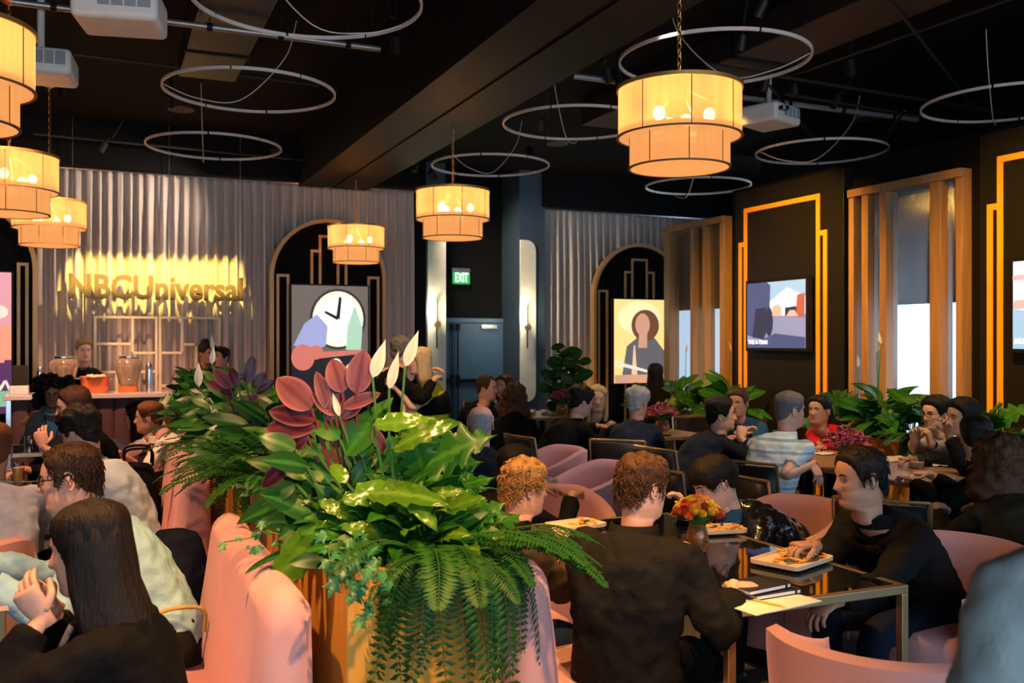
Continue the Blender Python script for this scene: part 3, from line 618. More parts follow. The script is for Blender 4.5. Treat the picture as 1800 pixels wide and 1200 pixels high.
# small unlit fittings among the struts
rgc = random.Random(21); th0 = None
for k in range(34):
    px = rgc.uniform(120, 1700); py = rgc.uniform(20, 300); c = onz(px, py, rgc.uniform(3.85, 4.05))
    if 2.2 < c.x < 3.5 or abs(c.x-.9) < .4 or abs(c.x-5.2) < .45 or c.y > 12.2 or c.x > 8.5: continue
    if th0 is None:
        th0 = thing('unlit_spotlight', 'small unlit black spotlight on the dark ceiling', 'spotlight', c, 'small unlit track heads')
        MB().lathe([(.02, .10), (.035, .09), (.038, -.03), (.03, -.03), (.028, .0)], n=12).build('can', M_strut, th0, world=False); MB().tube([(0, 0, .1), (0, 0, .16), (.05, 0, .18), (.05, 0, .42)], .008, 6).build('yoke', M_strut, th0, world=False)
        MB().lathe([(.001, -.012), (.028, -.012)], n=12).build('lens', M_steel, th0, world=False)
    else:
        o = copy_tree(th0, c, rgc.uniform(0, 6)); o.rotation_euler = (rgc.uniform(-.5, .5), rgc.uniform(-.5, .5), rgc.uniform(0, 6))
# shuttered profile spot that throws the yellow band on the sign
def gobo():
    loc = Vector((pxX(275, WB), WB-2.6, 4.05)); tgt = Vector((pxX(275, WB), WB, 2.31)); d = (tgt-loc).normalized()
    t = spot('black profile spotlight throwing a yellow band onto the sign', loc, tgt, 2300, (1, .68, .12), 60, 0., .01)
    o = [c for c in t.children if c.type == 'LIGHT'][0]; l = o.data; l.use_nodes = True; nt = l.node_tree; N = nt.nodes; L = nt.links
    em = N['Emission']; tc = N.new('ShaderNodeTexCoord'); sx = N.new('ShaderNodeSeparateXYZ'); L.new(tc.outputs['Normal'], sx.inputs[0])
    def ratio(o_):
        dv = N.new('ShaderNodeMath'); dv.operation = 'DIVIDE'; L.new(o_, dv.inputs[0]); L.new(sx.outputs[2], dv.inputs[1]); ab = N.new('ShaderNodeMath'); ab.operation = 'ABSOLUTE'; L.new(dv.outputs[0], ab.inputs[0]); return ab.outputs[0]
    def band(o_, lo, hi):
        mr = N.new('ShaderNodeMapRange'); mr.inputs[1].default_value = lo; mr.inputs[2].default_value = hi; mr.inputs[3].default_value = 1; mr.inputs[4].default_value = 0; L.new(o_, mr.inputs[0]); return mr.outputs[0]
    mu = N.new('ShaderNodeMath'); mu.operation = 'MULTIPLY'; L.new(band(ratio(sx.outputs[0]), .345, .375), mu.inputs[0]); L.new(band(ratio(sx.outputs[1]), .072, .112), mu.inputs[1]); L.new(mu.outputs[0], em.inputs['Strength'])
gobo()
# ================================================================== SIGN, LATTICE, BAR
M_letter = mat('sign_letter', (.12, .075, .045), .6, 0)
Ys = WB-.33; sa, sb = onY(121, 527, Ys), onY(427, 527, Ys)
sgt = thing('hanging_sign', 'raised letters of the NBCUniversal sign glowing before the curtain', 'sign', ((sa.x+sb.x)/2, Ys, onY(270, 525, Ys).z))
text('letters', 'NBCUniversal', .40, M_letter, frameM((sa.x, Ys, onY(270, 525, Ys).z), (1, 0, 0), (0, 0, 1)), sgt, .03, .012, width=sb.x-sa.x)
zs_ = onY(270, 525, Ys).z
for q in (.02, .56, .985): MB().tube([(sa.x+(sb.x-sa.x)*q, Ys+.02, zs_+.12), (sa.x+(sb.x-sa.x)*q, Ys+.02, CEIL)], .003, 6).build('cable', M_steel, sgt)
M_lat = mat('lattice_cream', (.85, .72, .46), .45)
def lattice(label, xs, xe, hs, vs):
    Y = WB-.42; X_ = lambda px: pxX(px, Y); Z_ = lambda y: onY(270, y, Y).z
    t = thing('lattice_screen', label, 'screen', (X_((xs+xe)/2), Y, 0), 'open gold lattice screens behind the bar'); s = .030
    def bar(x0, x1, z0, z1, nm='lattice_bar'): MB().box(x0, x1, Y-.02, Y+.02, z0, z1).build(nm, M_lat, t, smooth=None, bevel=.003)
    a, b, top = X_(xs), X_(xe), Z_(556)
    bar(a, a+s, 0, top, 'post'); bar(b-s, b, 0, top, 'post'); bar(a+s, b-s, top-s, top); bar(a+s, b-s, .02, .02+s)
    for y, x0, x1 in hs: bar(X_(x0), X_(x1), Z_(y)-s, Z_(y))
    for x, y0, y1 in vs: bar(X_(x)-s/2, X_(x)+s/2, Z_(y1), Z_(y0))
lattice('open cream lattice screen left half, behind the barmaid', 165, 277, [(602, 170, 233), (618, 233, 274), (651, 170, 274), (690, 170, 274)], [(233, 560, 618), (205, 651, 690)])
lattice('open cream lattice screen right half, behind the drink dispenser', 279, 388, [(603, 320, 385), (618, 282, 320), (676, 282, 385)], [(320, 560, 618), (345, 603, 676)])
# bar
YB = 11.0; ZB = 1.09; bx0, bx1 = pxX(10, YB), pxX(395, YB)
M_barfront = mat('bar_mauve_upholstery', (.10, .048, .052), .65, sheen=.2); M_bartop = mat('bar_top_pale', (.72, .62, .58), .2, coat=.5)
t = thing('bar_counter', 'long bar counter with mauve channel padded front and pale top', 'bar', ((bx0+bx1)/2, YB+.35, 0))
MB().box(bx0+.05, bx1, YB+.05, YB+.5, 0, ZB-.05).build('carcass', M_black, t, smooth=None)
n = int((bx1-bx0)/.16)
for k in range(n):
    x = bx0+.05+(bx1-bx0-.05)*k/n; wd = (bx1-bx0-.05)/n
    rows = [[(x+wd*(.5-.5*math.cos(math.pi*q/8)), YB+.05-.035*math.sin(math.pi*q/8)**.6, z) for q in range(9)] for z in (.06, .55, ZB-.06)]
    MB().grid(rows, False).build('channel_pad', M_barfront, t, smooth=60)
MB().box(bx0, bx0+.05, YB, YB+.5, 0, ZB-.05).build('end_panel', M_steel, t, smooth=None, bevel=.004)
MB().box(bx0-.02, bx1, YB-.04, YB+.55, ZB-.05, ZB).build('counter_top', M_bartop, t, smooth=None, bevel=.006)
M_orange = mat('orange_acrylic', (.80, .20, .06), .3); M_lemonade = mat('pink_lemonade', (.80, .62, .45), .05, trans=.75, var=.2, vs=9); M_copper = mat('copper_tub', (.80, .24, .11), .3, .6); M_ice = mat('ice_lemon', (.75, .7, .45), .4)
def dispenser(label, px):
    p = onY(px, 690, YB+.28); p.z = ZB; t = thing('drink_dispenser', label, 'drink dispenser', p, 'glass drink dispensers on the bar'); t.scale = (.70, .70, .76)
    MB().lathe([(.001, 0), (.145, 0), (.145, .085), (.10, .10), (.001, .10)], n=28).build('stand', M_orange, t, world=False)
    MB().lathe([(.001, .10), (.13, .105), (.15, .14), (.16, .2), (.20, .34), (.205, .40), (.19, .45), (.14, .49), (.145, .52), (.135, .52), (.13, .495), (.18, .44), (.19, .39), (.001, .39)], n=32).build('jar', M_lemonade, t, world=False)
    MB().lathe([(.001, .545), (.03, .54), (.13, .53), (.148, .52), (.148, .505)], n=28).build('lid', M_steel, t, world=False)
    MB().tube([(0, -.15, .19), (0, -.21, .19)], .014, 8).build('tap', M_steel, t, world=False); MB().tube([(0, -.2, .22), (0, -.2, .17)], .01, 8).build('tap_lever', M_steel, t, world=False)
dispenser('glass jar drink dispenser left of the barmaid', 112); dispenser('glass jar drink dispenser right of the copper tub', 226)
p = onY(167, 690, YB+.22); p.z = ZB; t = thing('copper_tub', 'copper beverage tub with ice and lemons on the bar', 'tub', p); t.scale = (.78, .78, .85)
MB().lathe([(.001, 0), (.15, 0), (.16, .02), (.195, .2), (.205, .205), (.20, .215), (.19, .21), (.185, .19), (.001, .18)], n=32).build('tub_body', M_copper, t, world=False)
MB().lathe([(.171, .085), (.178, .085), (.179, .095), (.173, .095)], n=32, close=True).build('band', M_copper, t, world=False)
for s in (-1, 1): MB().tube([(s*.195, -.05, .185), (s*.245, -.04, .19), (s*.245, .04, .19), (s*.195, .05, .185)], .008, 6, 3).build('handle', M_steel, t, world=False)
random.seed(4)
for k in range(16):
    a = random.random()*6.28; r = .14*random.random()**.5; MB().sphere((r*math.cos(a), r*math.sin(a), .20+.02*random.random()), (.03, .03, .024), 8, 6).build('lemon', M_ice, t, world=False)
def shaker(label, px, h, m, r=.04):
    p = onY(px, 690, YB+.3); p.z = ZB; t = thing('bar_shaker', label, 'shaker', p)
    MB().lathe([(.001, 0), (r*.8, 0), (r, h*.75), (r*.96, h*.78)], n=20).build('cup', m, t, world=False); MB().lathe([(r*.96, h*.78), (r*.85, h*.9), (r*.4, h*.97), (r*.35, h)], n=20).build('cap', m, t, world=False)
shaker('steel cocktail shaker at the left of the bar', 70, .30, M_steel, .035); shaker('steel cocktail shaker right of the second dispenser', 262, .33, M_steel, .042)
p = onY(34, 690, YB+.25); p.z = ZB; t = thing('card_reader', 'black card terminal standing on a white base on the bar', 'card terminal', p)
MB().box(-.09, .09, -.08, .08, 0, .09).build('base', M_white, t, world=False, smooth=None, bevel=.01)
o = MB().box(-.075, .075, -.02, .02, 0, .22).build('screen', M_black, t, world=False, smooth=None, bevel=.008); o.location = (0, .02, .09); o.rotation_euler = (R(-15), 0, 0)
# ================================================================== FURNITURE
def booth(label, rear, facing, ya, yb):
    """rear: x of the back's rear face; facing -1 looks to -x, +1 to +x"""
    s = facing; t = thing('banquette', label, 'banquette', (rear+s*.4, (ya+yb)/2, 0), 'pink velvet banquettes beside the planters')
    prof = [(0, .10), (0, .80), (.015, .90), (.06, .955), (.11, .955), (.15, .91), (.165, .82), (.185, .66), (.21, .48), (.23, .34), (.24, .10)]
    prof = [tuple(x) for x in catmull(prof, 3)]; rows = []; rr = .11
    ys = [ya+rr*(1-math.cos(a)) for a in np.linspace(0, math.pi/2, 12)]+list(np.linspace(ya+rr, yb-rr, 20))[1:-1]+[yb-rr*(1-math.cos(a)) for a in np.linspace(math.pi/2, 0, 12)]
    cx, cz = .11, .45
    for y in ys:
        e = min(y-ya, yb-y); k = 1 if e >= rr else math.sqrt(max(0, 1-((rr-e)/rr)**2)); q = (1-k)*.72; r_ = []
        for x, z in prof:
            zm = min(z, .80); xm_ = .5*np.interp(zm, [.1, .34, .48, .66, .8], [.24, .23, .21, .185, .168])
            xx = x+(xm_-x)*q; zz = z+(zm-z)*q
            xx += .006*noise.noise((y*6, z*5, rear))
            r_.append((rear+s*xx, y, zz))
        rows.append(r_)
    MB().grid(rows).build('back', M_pink, t, smooth=70)
    # seat cushion and base
    c = []
    for y in [ya+.05, ya+.08, ya+.14]+list(np.linspace(ya+.2, yb-.2, 8))+[yb-.14, yb-.08, yb-.05]:
        e = min(y-ya-.05, yb-.05-y); q = .045*(1-math.sqrt(max(0, 1-max(0, 1-e/.09)**2)))
        c.append([(rear+s*x, y, z) for x, z in [(.20, .30+q), (.20, .46-q), (.30, .475-q), (.55, .475-q), (.68-q, .465-q), (.72-q, .43-q), (.73-q, .37), (.71-q, .31+q)]])
    MB().grid(c).build('seat_cushion', M_pink, t, smooth=60)
    MB().box(min(rear+s*.10, rear+s*.67), max(rear+s*.10, rear+s*.67), ya+.06, yb-.06, .07, .30).build('seat_base', M_pink, t, smooth=None, bevel=.02)
    MB().box(min(rear+s*.08, rear+s*.6), max(rear+s*.08, rear+s*.6), ya+.12, yb-.12, 0, .07).build('plinth', M_black, t, smooth=None)
    return t
YR = [(2.62, 4.02), (5.30, 6.75), (8.0, 9.45)]
nm = ['nearest', 'second', 'third']
for k, (a, b) in enumerate(YR):
    booth('%s pink velvet banquette %s, facing left' % (nm[k], ['in the foreground with the long haired diner', 'with the pale shirted diner', 'with the ponytailed diner'][k]), .56, -1, a, b)
for k, (a, b) in enumerate(YR[:2]):
    booth('pink velvet banquette right of the planters, %s' % ['behind the men in dark jackets', 'second from the photographer'][k], 1.15, 1, a, b)
PLX = (.635, 1.105); PLZ = 1.0
PLY = [(2.60, 4.45), (4.9, 7.0), (7.5, 9.5)]
M_soil = mat('soil', (.02, .014, .008), .9, bump=.5, bs=60)
for k, (a, b) in enumerate(PLY):
    x0, x1 = PLX; t = thing('wooden_planter', '%s oak planter box between the pink banquettes' % nm[k], 'planter', ((x0+x1)/2, (a+b)/2, 0), 'oak planters')
    for q in ((x0, x1, a, a+.03), (x0, x1, b-.03, b), (x0, x0+.03, a+.03, b-.03), (x1-.03, x1, a+.03, b-.03)):
        MB().box(q[0], q[1], q[2], q[3], 0, PLZ).build('side_panel', M_planter, t, smooth=None, bevel=.003)
    MB().box(x0+.03, x1-.03, a+.03, b-.03, .5, PLZ-.06).build('soil', M_soil, t, smooth=None)
WPL = [((6.38, 6.86), (5.2, 7.0), 'oak planter under the window behind the man in glasses'), ((6.38, 6.86), (8.5, 10.6), 'oak planter under the far window')]
for (x0, x1), (a, b), lab in WPL:
    t = thing('wooden_planter', lab, 'planter', ((x0+x1)/2, (a+b)/2, 0), 'oak planters')
    for q in ((x0, x1, a, a+.03), (x0, x1, b-.03, b), (x0, x0+.03, a+.03, b-.03), (x1-.03, x1, a+.03, b-.03)):
        MB().box(q[0], q[1], q[2], q[3], 0, .78).build('side_panel', M_planter, t, smooth=None, bevel=.003)
    MB().box(x0+.03, x1-.03, a+.03, b-.03, .4, .73).build('soil', M_soil, t, smooth=None)
# glass tables with brass frame
M_bt = mat('smoked_glass_top', (.006, .006, .008), .04, var=0, coat=.3); M_frame = mat('pale_brass_frame', (.68, .52, .28), .3, .9)
TZ = .75
def gtable(label, x0, x1, y0, y1):
    t = thing('glass_table', label, 'table', ((x0+x1)/2, (y0+y1)/2, 0), 'smoked glass tables with brass frames'); s = .032
    MB().box(x0+.03, x1-.03, y0+.03, y1-.03, TZ-.016, TZ-.001).build('glass_top', M_bt, t, smooth=None, bevel=.002)
    for b in ((x0, x1, y0, y0+s), (x0, x1, y1-s, y1), (x0, x0+s, y0+s, y1-s), (x1-s, x1, y0+s, y1-s)): MB().box(*b, TZ-s, TZ).build('frame_rail', M_frame, t, smooth=None, bevel=.003)
    for x in (x0, x1-s):
        for y in (y0, y1-s): MB().box(x, x+s, y, y+s, 0, TZ-s).build('leg', M_frame, t, smooth=None, bevel=.003)
    return t
gtable('smoked glass table with brass frame in the right foreground', 1.93, 2.74, 2.59, 4.2)
gtable('smoked glass table with brass frame, second row beside the pink tub chairs', 1.93, 2.74, 5.5, 7.1)
gtable('smoked glass table in front of the long haired diner', -1.15, -.33, 2.5, 4.1)
gtable('smoked glass table with juice glasses at the left edge', -1.15, -.33, 5.2, 6.8)
gtable('smoked glass table before the curly haired woman', -1.2, -.33, 8.5, 9.25)
def wtable(label, x0, x1, y0, y1):
    t = thing('wooden_table', label, 'table', ((x0+x1)/2, (y0+y1)/2, 0), 'wooden tables along the right side'); r = .09
    o = []
    for cx, cy, a in ((x1-r, y0+r, -90), (x1-r, y1-r, 0), (x0+r, y1-r, 90), (x0+r, y0+r, 180)): o += [(cx+r*math.cos(R(a+q)), cy+r*math.sin(R(a+q))) for q in range(0, 91, 15)]
    MB().prism(o, lambda u, v, d: (u, v, d), TZ-.035, TZ).build('table_top', M_tablewood, t, smooth=30, bevel=.004)
    for y in (y0+.35, y1-.35):
        MB().tube([((x0+x1)/2, y, .03), ((x0+x1)/2, y, TZ-.035)], .035, 12).build('pedestal', M_black, t); MB().lathe([(.001, .03), (.22, .02), (.24, 0)], ((x0+x1)/2, y, 0), 24).build('foot_plate', M_black, t)
wtable('wooden table with red flowers where the man in the striped shirt sits', 4.72, 5.55, 4.45, 6.9)
wtable('wooden table by the grey haired person in navy stripes', 4.66, 5.4, 7.5, 8.9)
wtable('wooden table with small glasses before the leafy fig tree', 4.5, 5.4, 10.0, 11.1)
# tub chairs (face local +y)
def tub():
    t = thing('tub_chair', 'x', 'armchair', (0, 0, 0), 'pink velvet tub chairs')
    A = np.linspace(R(-90-128), R(-90+128), 41); rows = []
    for a in A:
        k = abs(a-R(-90))/R(128); zt = .76-.13*sstep(.35, 1, k); e = sstep(1.0, .93, k) if k > .93 else 1
        c, s = math.cos(a), math.sin(a); th = .035*max(e, .15)
        P = [(.295, .10), (.32, .30), (.35, zt-.06), (.36-.01, zt-.015), (.355-th, zt), (.35-2*th+.01, zt-.015), (.345-2*th, zt-.06), (.32-2*th, .40), (.30-2*th, .30), (.29-2*th, .10)]
        rows.append([(r*c, r*s, z) for r, z in P])
    MB().grid(rows).build('shell', M_pink, t, world=False, smooth=60)
    MB().lathe([(.001, .30), (.25, .30), (.275, .33), (.275, .42), (.25, .455), (.001, .465)], n=32).build('seat_cushion', M_pink, t, world=False, smooth=60)
    MB().lathe([(.001, .10), (.28, .10), (.29, .13), (.29, .30), (.001, .30)], n=32).build('seat_base', M_pink, t, world=False)
    MB().lathe([(.001, 0), (.22, 0), (.22, .10), (.001, .10)], n=24).build('plinth', M_black, t, world=False)
    return t
tub0 = tub(); tub0.scale = (1, 1, 1.06); tubN = [0]
def tub_at(label, x, y, rz):
    o = tub0 if tubN[0] == 0 else copy_tree(tub0); tubN[0] += 1
    o.location = (x, y, 0); o.rotation_euler = (0, 0, R(rz)); o['label'] = label
tub_at('pink tub chair cut by the bottom edge in the right foreground', 2.14, 2.10, -66)
tub_at('pink tub chair of the man holding food', 3.22, 2.86, 90)
tub_at('pink tub chair of the woman in the shiny black jacket', 3.28, 3.95, 92)
tub_at('larger looking empty pink tub chair behind the blond man', 3.08, 5.72, 85)
tub_at('empty pink tub chair farthest back beside the second glass table', 3.22, 6.72, 85)
tub_at('pink tub chair at the far end of the foreground glass table', 2.33, 4.72, 178)
tub_at('pink tub chair of the man at the left edge', -.62, 4.75, 10)
# black dining chairs (face local +y)
M_chairblack = mat('chair_black_leather', (.008, .008, .009), .45)
def dchair():
    t = thing('dining_chair', 'x', 'chair', (0, 0, 0), 'black dining chairs with thin brass frames')
    B = lambda mb, n, m, **k: mb.build(n, m, t, world=False, **k)
    B(MB().box(-.22, .22, -.2, .23, .42, .48), 'seat', M_chairblack, smooth=None, bevel=.02)
    mb = MB(); mb.grid([[(x, -.23-.05*(z-.46)/.4+.03*(1-(x/.21)**2)*-1+d, z) for x in np.linspace(-.21, .21, 7)] for d in (0,) for z in (.52, .66, .84)], False); o = B(mb, 'backrest', M_chairblack, smooth=60); so = o.modifiers.new('s', 'SOLIDIFY'); so.thickness = .035; so.offset = 0
    for s in (-1, 1):
        B(MB().tube([(s*.225, -.21, 0), (s*.225, -.22, .45), (s*.225, -.285, .86)], .011, 8), 'rear_leg', M_frame); B(MB().tube([(s*.215, .21, 0), (s*.215, .21, .43)], .011, 8), 'front_leg', M_frame)
    B(MB().tube([(-.225, -.285, .86), (-.1, -.31, .862), (.1, -.31, .862), (.225, -.285, .86)], .010, 8, 3), 'top_rail', M_frame); B(MB().tube([(-.225, -.22, .44), (.225, -.22, .44)], .009, 8), 'cross_rail', M_frame)
    return t
dch0 = dchair(); dchN = [0]
def dchair_at(label, x, y, rz):
    o = dch0 if dchN[0] == 0 else copy_tree(dch0); dchN[0] += 1
    o.location = (x, y, 0); o.rotation_euler = (0, 0, R(rz)); o['label'] = label
p = at(1655, 865, 4.75); dchair_at('empty black dining chair left of the person with long brown waves', p.x-.12, p.y+.25, -50)
p = at(1205, 800, 6.0); dchair_at('empty black dining chair behind the rust haired man', p.x, p.y, -75)
p = at(1240, 745, 9.6); dchair_at('empty black dining chair at the far wooden table', p.x, p.y, 175)
p = at(950, 720, 11.2); dchair_at('empty black dining chair beside the table with small glasses', p.x-.2, p.y+1.2, 178)
p = at(1340, 830, 5.7); dchair_at('black dining chair behind the striped shirt', p.x+.05, p.y-.1, -88)
# ================================================================== PEOPLE
SKIN = {'light': (.62, .33, .23), 'fair': (.68, .40, .30), 'tan': (.45, .23, .14), 'brown': (.27, .125, .07), 'asian': (.58, .33, .20)}
def skinm(k): return mat('skin_'+k, SKIN[k], .5, var=.10, vs=30, bump=.05, bs=300)
def lipm(k): c = SKIN[k]; return mat('lips_'+k, (c[0]*.85, c[1]*.55, c[2]*.6), .4, var=.05)
def stubm(k): c = SKIN[k]; return mat('stubble_'+k, (c[0]*.78, c[1]*.74, c[2]*.74), .6, var=.15, vs=120)
HAIRC = {'black': (.006, .005, .005), 'dark': (.010, .006, .004), 'deepbrown': (.030, .015, .008), 'brown': (.065, .028, .012), 'chestnut': (.14, .050, .015), 'auburn': (.060, .026, .010), 'blond': (.21, .115, .04), 'lightblond': (.50, .37, .20), 'darkblond': (.24, .13, .05), 'grey': (.30, .30, .31), 'salt': (.12, .11, .105), 'silver': (.36, .38, .40)}
def hairm(k): return mat('hair_'+k, HAIRC[k], .55, spec=.25, var=.35, vs=120, bump=.5, bs=160, stretch=(1, 1, .12))
def cloth(name, c, rough=.8, **kw): return mat('cloth_'+name, c, rough, var=kw.pop('var', .12), vs=kw.pop('vs', 14), bump=kw.pop('bump', .25), bs=kw.pop('bs', 90), spec=kw.pop('spec', .15), **kw)
def stripes(name, c1, c2, c3, scale):
    m = cloth(name, c1, var=0); nt = m.node_tree; N = nt.nodes; L = nt.links
    tc = [n for n in N if n.type == 'TEX_COORD'][0]; sx = N.new('ShaderNodeSeparateXYZ'); L.new(tc.outputs['Object'], sx.inputs[0])
    mu = N.new('ShaderNodeMath'); mu.operation = 'MULTIPLY'; mu.inputs[1].default_value = scale; L.new(sx.outputs[2], mu.inputs[0])
    fr = N.new('ShaderNodeMath'); fr.operation = 'FRACT'; L.new(mu.outputs[0], fr.inputs[0]); cr = N.new('ShaderNodeValToRGB'); cr.color_ramp.interpolation = 'CONSTANT'
    e = cr.color_ramp.elements; e[0].position = 0; e[0].color = (*c1, 1); e[1].position = .34; e[1].color = (*c2, 1); x = e.new(.60); x.color = (*c3, 1); x = e.new(.85); x.color = (*c2, 1)
    L.new(fr.outputs[0], cr.inputs[0]); L.new(cr.outputs[0], N['Principled BSDF'].inputs['Base Color']); return m
HP = np.array([  # z, front, back, half width
 (-.165, .042, .076, .059), (-.140, .042, .077, .059), (-.122, .052, .078, .058), (-.113, .080, .079, .055), (-.104, .093, .080, .057), (-.092, .0985, .081, .061), (-.078, .0960, .084, .065), (-.070, .0960, .085, .067), (-.062, .0975, .087, .068),
 (-.055, .0982, .088, .0685), (-.049, .0985, .089, .069), (-.040, .0975, .091, .0695), (-.030, .097, .093, .070), (-.018, .098, .095, .072), (-.005, .097, .097, .0735), (.008, .095, .098, .075), (.020, .095, .099, .0755), (.032, .0965, .100, .076), (.048, .095, .101, .0765), (.065, .089, .099, .0755),
 (.080, .080, .093, .071), (.094, .067, .082, .062), (.106, .049, .064, .048), (.114, .030, .042, .031), (.119, .010, .015, .011)])
HPI = catmull(HP, 2)
def nose_amt(z): return np.interp(z, [-.042, -.036, -.031, -.024, -.016, .004, .020, .030], [0, .010, .021, .026, .021, .0125, .006, 0])
def head_pt(z, f, b, w, phi, face=1.):
    s, c = math.sin(phi), math.cos(phi)
    d = (f if c > 0 else b)
    x = w*math.copysign(abs(s)**.88, s); y = d*math.copysign(abs(c)**.92, c)
    if c > 0 and face:
        ph = (phi+math.pi) % (2*math.pi)-math.pi; ap = abs(ph)
        k = nose_amt(z)*gauss(ph, .115+.05*sstep(.01, -.03, z))          # nose
        k -= .0105*gauss(ap-.36, .17)*gauss(z-.012, .013)                # eye sockets
        k += .004*gauss(ap-.40, .22)*gauss(z-.033, .008)                 # brows
        k += .0035*gauss(ap-.62, .25)*gauss(z+.016, .02)                 # cheekbones
        k -= .003*gauss(ap-.30, .08)*gauss(z+.040, .012)
        k += .0028*gauss(ph, .20)*(gauss(z+.0495, .0045)+gauss(z+.0615, .0045)) - .002*gauss(ph, .24)*gauss(z+.0555, .0025)
        y += k*(1 if ap < .9 else 0)
    return Vector((x, y, z))
def hairline(style, phi):
    ap = abs((phi+math.pi) % (2*math.pi)-math.pi)
    T = {'short': ([0, .45, .8, 1.05, 1.2, 1.35, 1.5, 1.75, 2.2, 3.15], [.078, .074, .062, .040, .0, -.022, .0, .004, -.055, -.085]),
         'receding': ([0, .25, .6, .85, 1.1, 1.25, 1.4, 1.55, 1.8, 2.2, 3.15], [.088, .092, .102, .085, .045, .0, -.02, .0, .004, -.05, -.08]),
         'bald': ([0, .9, 1.2, 1.4, 1.7, 2.2, 3.15], [.13, .115, .07, .0, .004, -.05, -.085]),
         'long': ([0, .3, .7, .95, 1.15, 1.4, 3.15], [.080, .078, .062, .030, -.03, -.10, -.12]),
         'fringe': ([0, .3, .6, .8, 1.0, 1.3, 1.6, 3.15], [.040, .038, .040, .02, -.03, -.08, -.09, -.10]),
         'fringe_up': ([0, .3, .6, .8, 1.0, 1.25, 1.45, 1.6, 2.2, 3.15], [.034, .034, .038, .028, .0, -.012, .004, .010, -.055, -.08]),
         'up': ([0, .45, .8, 1.05, 1.25, 1.4, 1.6, 2.2, 3.15], [.080, .076, .060, .035, .0, .008, .012, -.055, -.075])}[style]
    return float(np.interp(ap, *T))
def hair_mesh(mb, Hm, style, thick, curl, seed, seg, length=0, volume=0., drape_w=1., part=0.):
    U = [2*math.pi*j/seg for j in range(seg)]; rows = []
    for z, f, b, w in HPI[2:]:
        r = []
        for u in U:
            phi = u; p = head_pt(z, f, b, w, phi, 0); zh = hairline(style, phi)
            t = sstep(zh-.004, zh+.022, z)
            if style == 'bald': t *= 1-sstep(.045, .075, z-.02*math.cos(phi)*-1)
            top = sstep(.0, .09, z); bk = .5-.5*math.cos(phi)
            th = thick*(.55+.6*top+.2*bk)+volume*top
            n = noise.noise((phi*6+seed, z*9, seed))*.5+.5
            st = noise.noise((phi*22+seed, z*7+top*2, seed*2))*.5
            th *= 1+curl*1.1*(noise.noise((p.x*38+seed, p.y*38, p.z*38))) + .35*st+.3*(n-.5)
            if part and abs(p.x-part) < .012 and z > .05 and p.y > -.03: th *= .55
            k = -.010*(1-t)+th*t
            nrm = Vector((p.x, p.y*.9, max(z-.02, 0)*1.2 if z > .0 else 0)).normalized() if p.length else Vector((0, 0, 1))
            r.append(Hm @ (p+nrm*k))
        rows.append(r)
    mb.grid(rows, True, True, True)
def drape(mb, Hm, up, length, w0, w1, thick, seed, back=.02, front=.95, curl=0., side=0., hback=.02, fwd_=Vector((0, 0, 0))):
    """long hair: C-shaped sheet hanging from the sides and back of the head"""
    A = np.linspace(front, 2*math.pi-front, 26); rows = []
    n = 18
    for i in range(n+1):
        q = i/n; z = .100-q*(.100+length)
        f = np.interp(z, HP[:, 0], HP[:, 2]); w = np.interp(z, HP[:, 0], HP[:, 3])
        if z < .0: f = max(f, .097); w = max(w, .074)
        g_ = sstep(0, 1, q)
        ww = (w+thick*(.5+.5*min(1, q*6)))*(1-g_)+w1*g_; bb = (f+thick*(.5+.5*min(1, q*6)))*(1-g_)+(.06+back)*g_
        outer, inner = [], []
        for a in A:
            k = 1+.10*noise.noise((a*9, q*2, seed))+.06*noise.noise((a*26, q*3, seed+4))+curl*.35*noise.noise((a*5, q*9, seed+9))
            if q > .85: k *= 1-.35*(q-.85)/.15
            x = ww*math.sin(a)*k+side*q; y = bb*math.cos(a)*k if math.cos(a) < 0 else (.075+.01*q)*math.cos(a)*k
            p = Vector((x, y-.0, 0)); 
            if z > -.10: outer.append(Hm @ Vector((p.x, p.y, z))); inner.append(Hm @ Vector((p.x*.72, p.y*.72, z)))
            else:
                h0 = Hm @ Vector((0, 0, -.10)); d = Hm.to_3x3() @ Vector((p.x, p.y, 0)); d2 = Hm.to_3x3() @ Vector((p.x*.72, p.y*.72, 0))
                dz = Vector((0, 0, z+.10))+fwd_*hback*(z+.10)/max(.1, length-.1); outer.append(h0+d+dz); inner.append(h0+d2+dz)
        rows.append(outer+inner[::-1])
    mb.grid(rows, True)
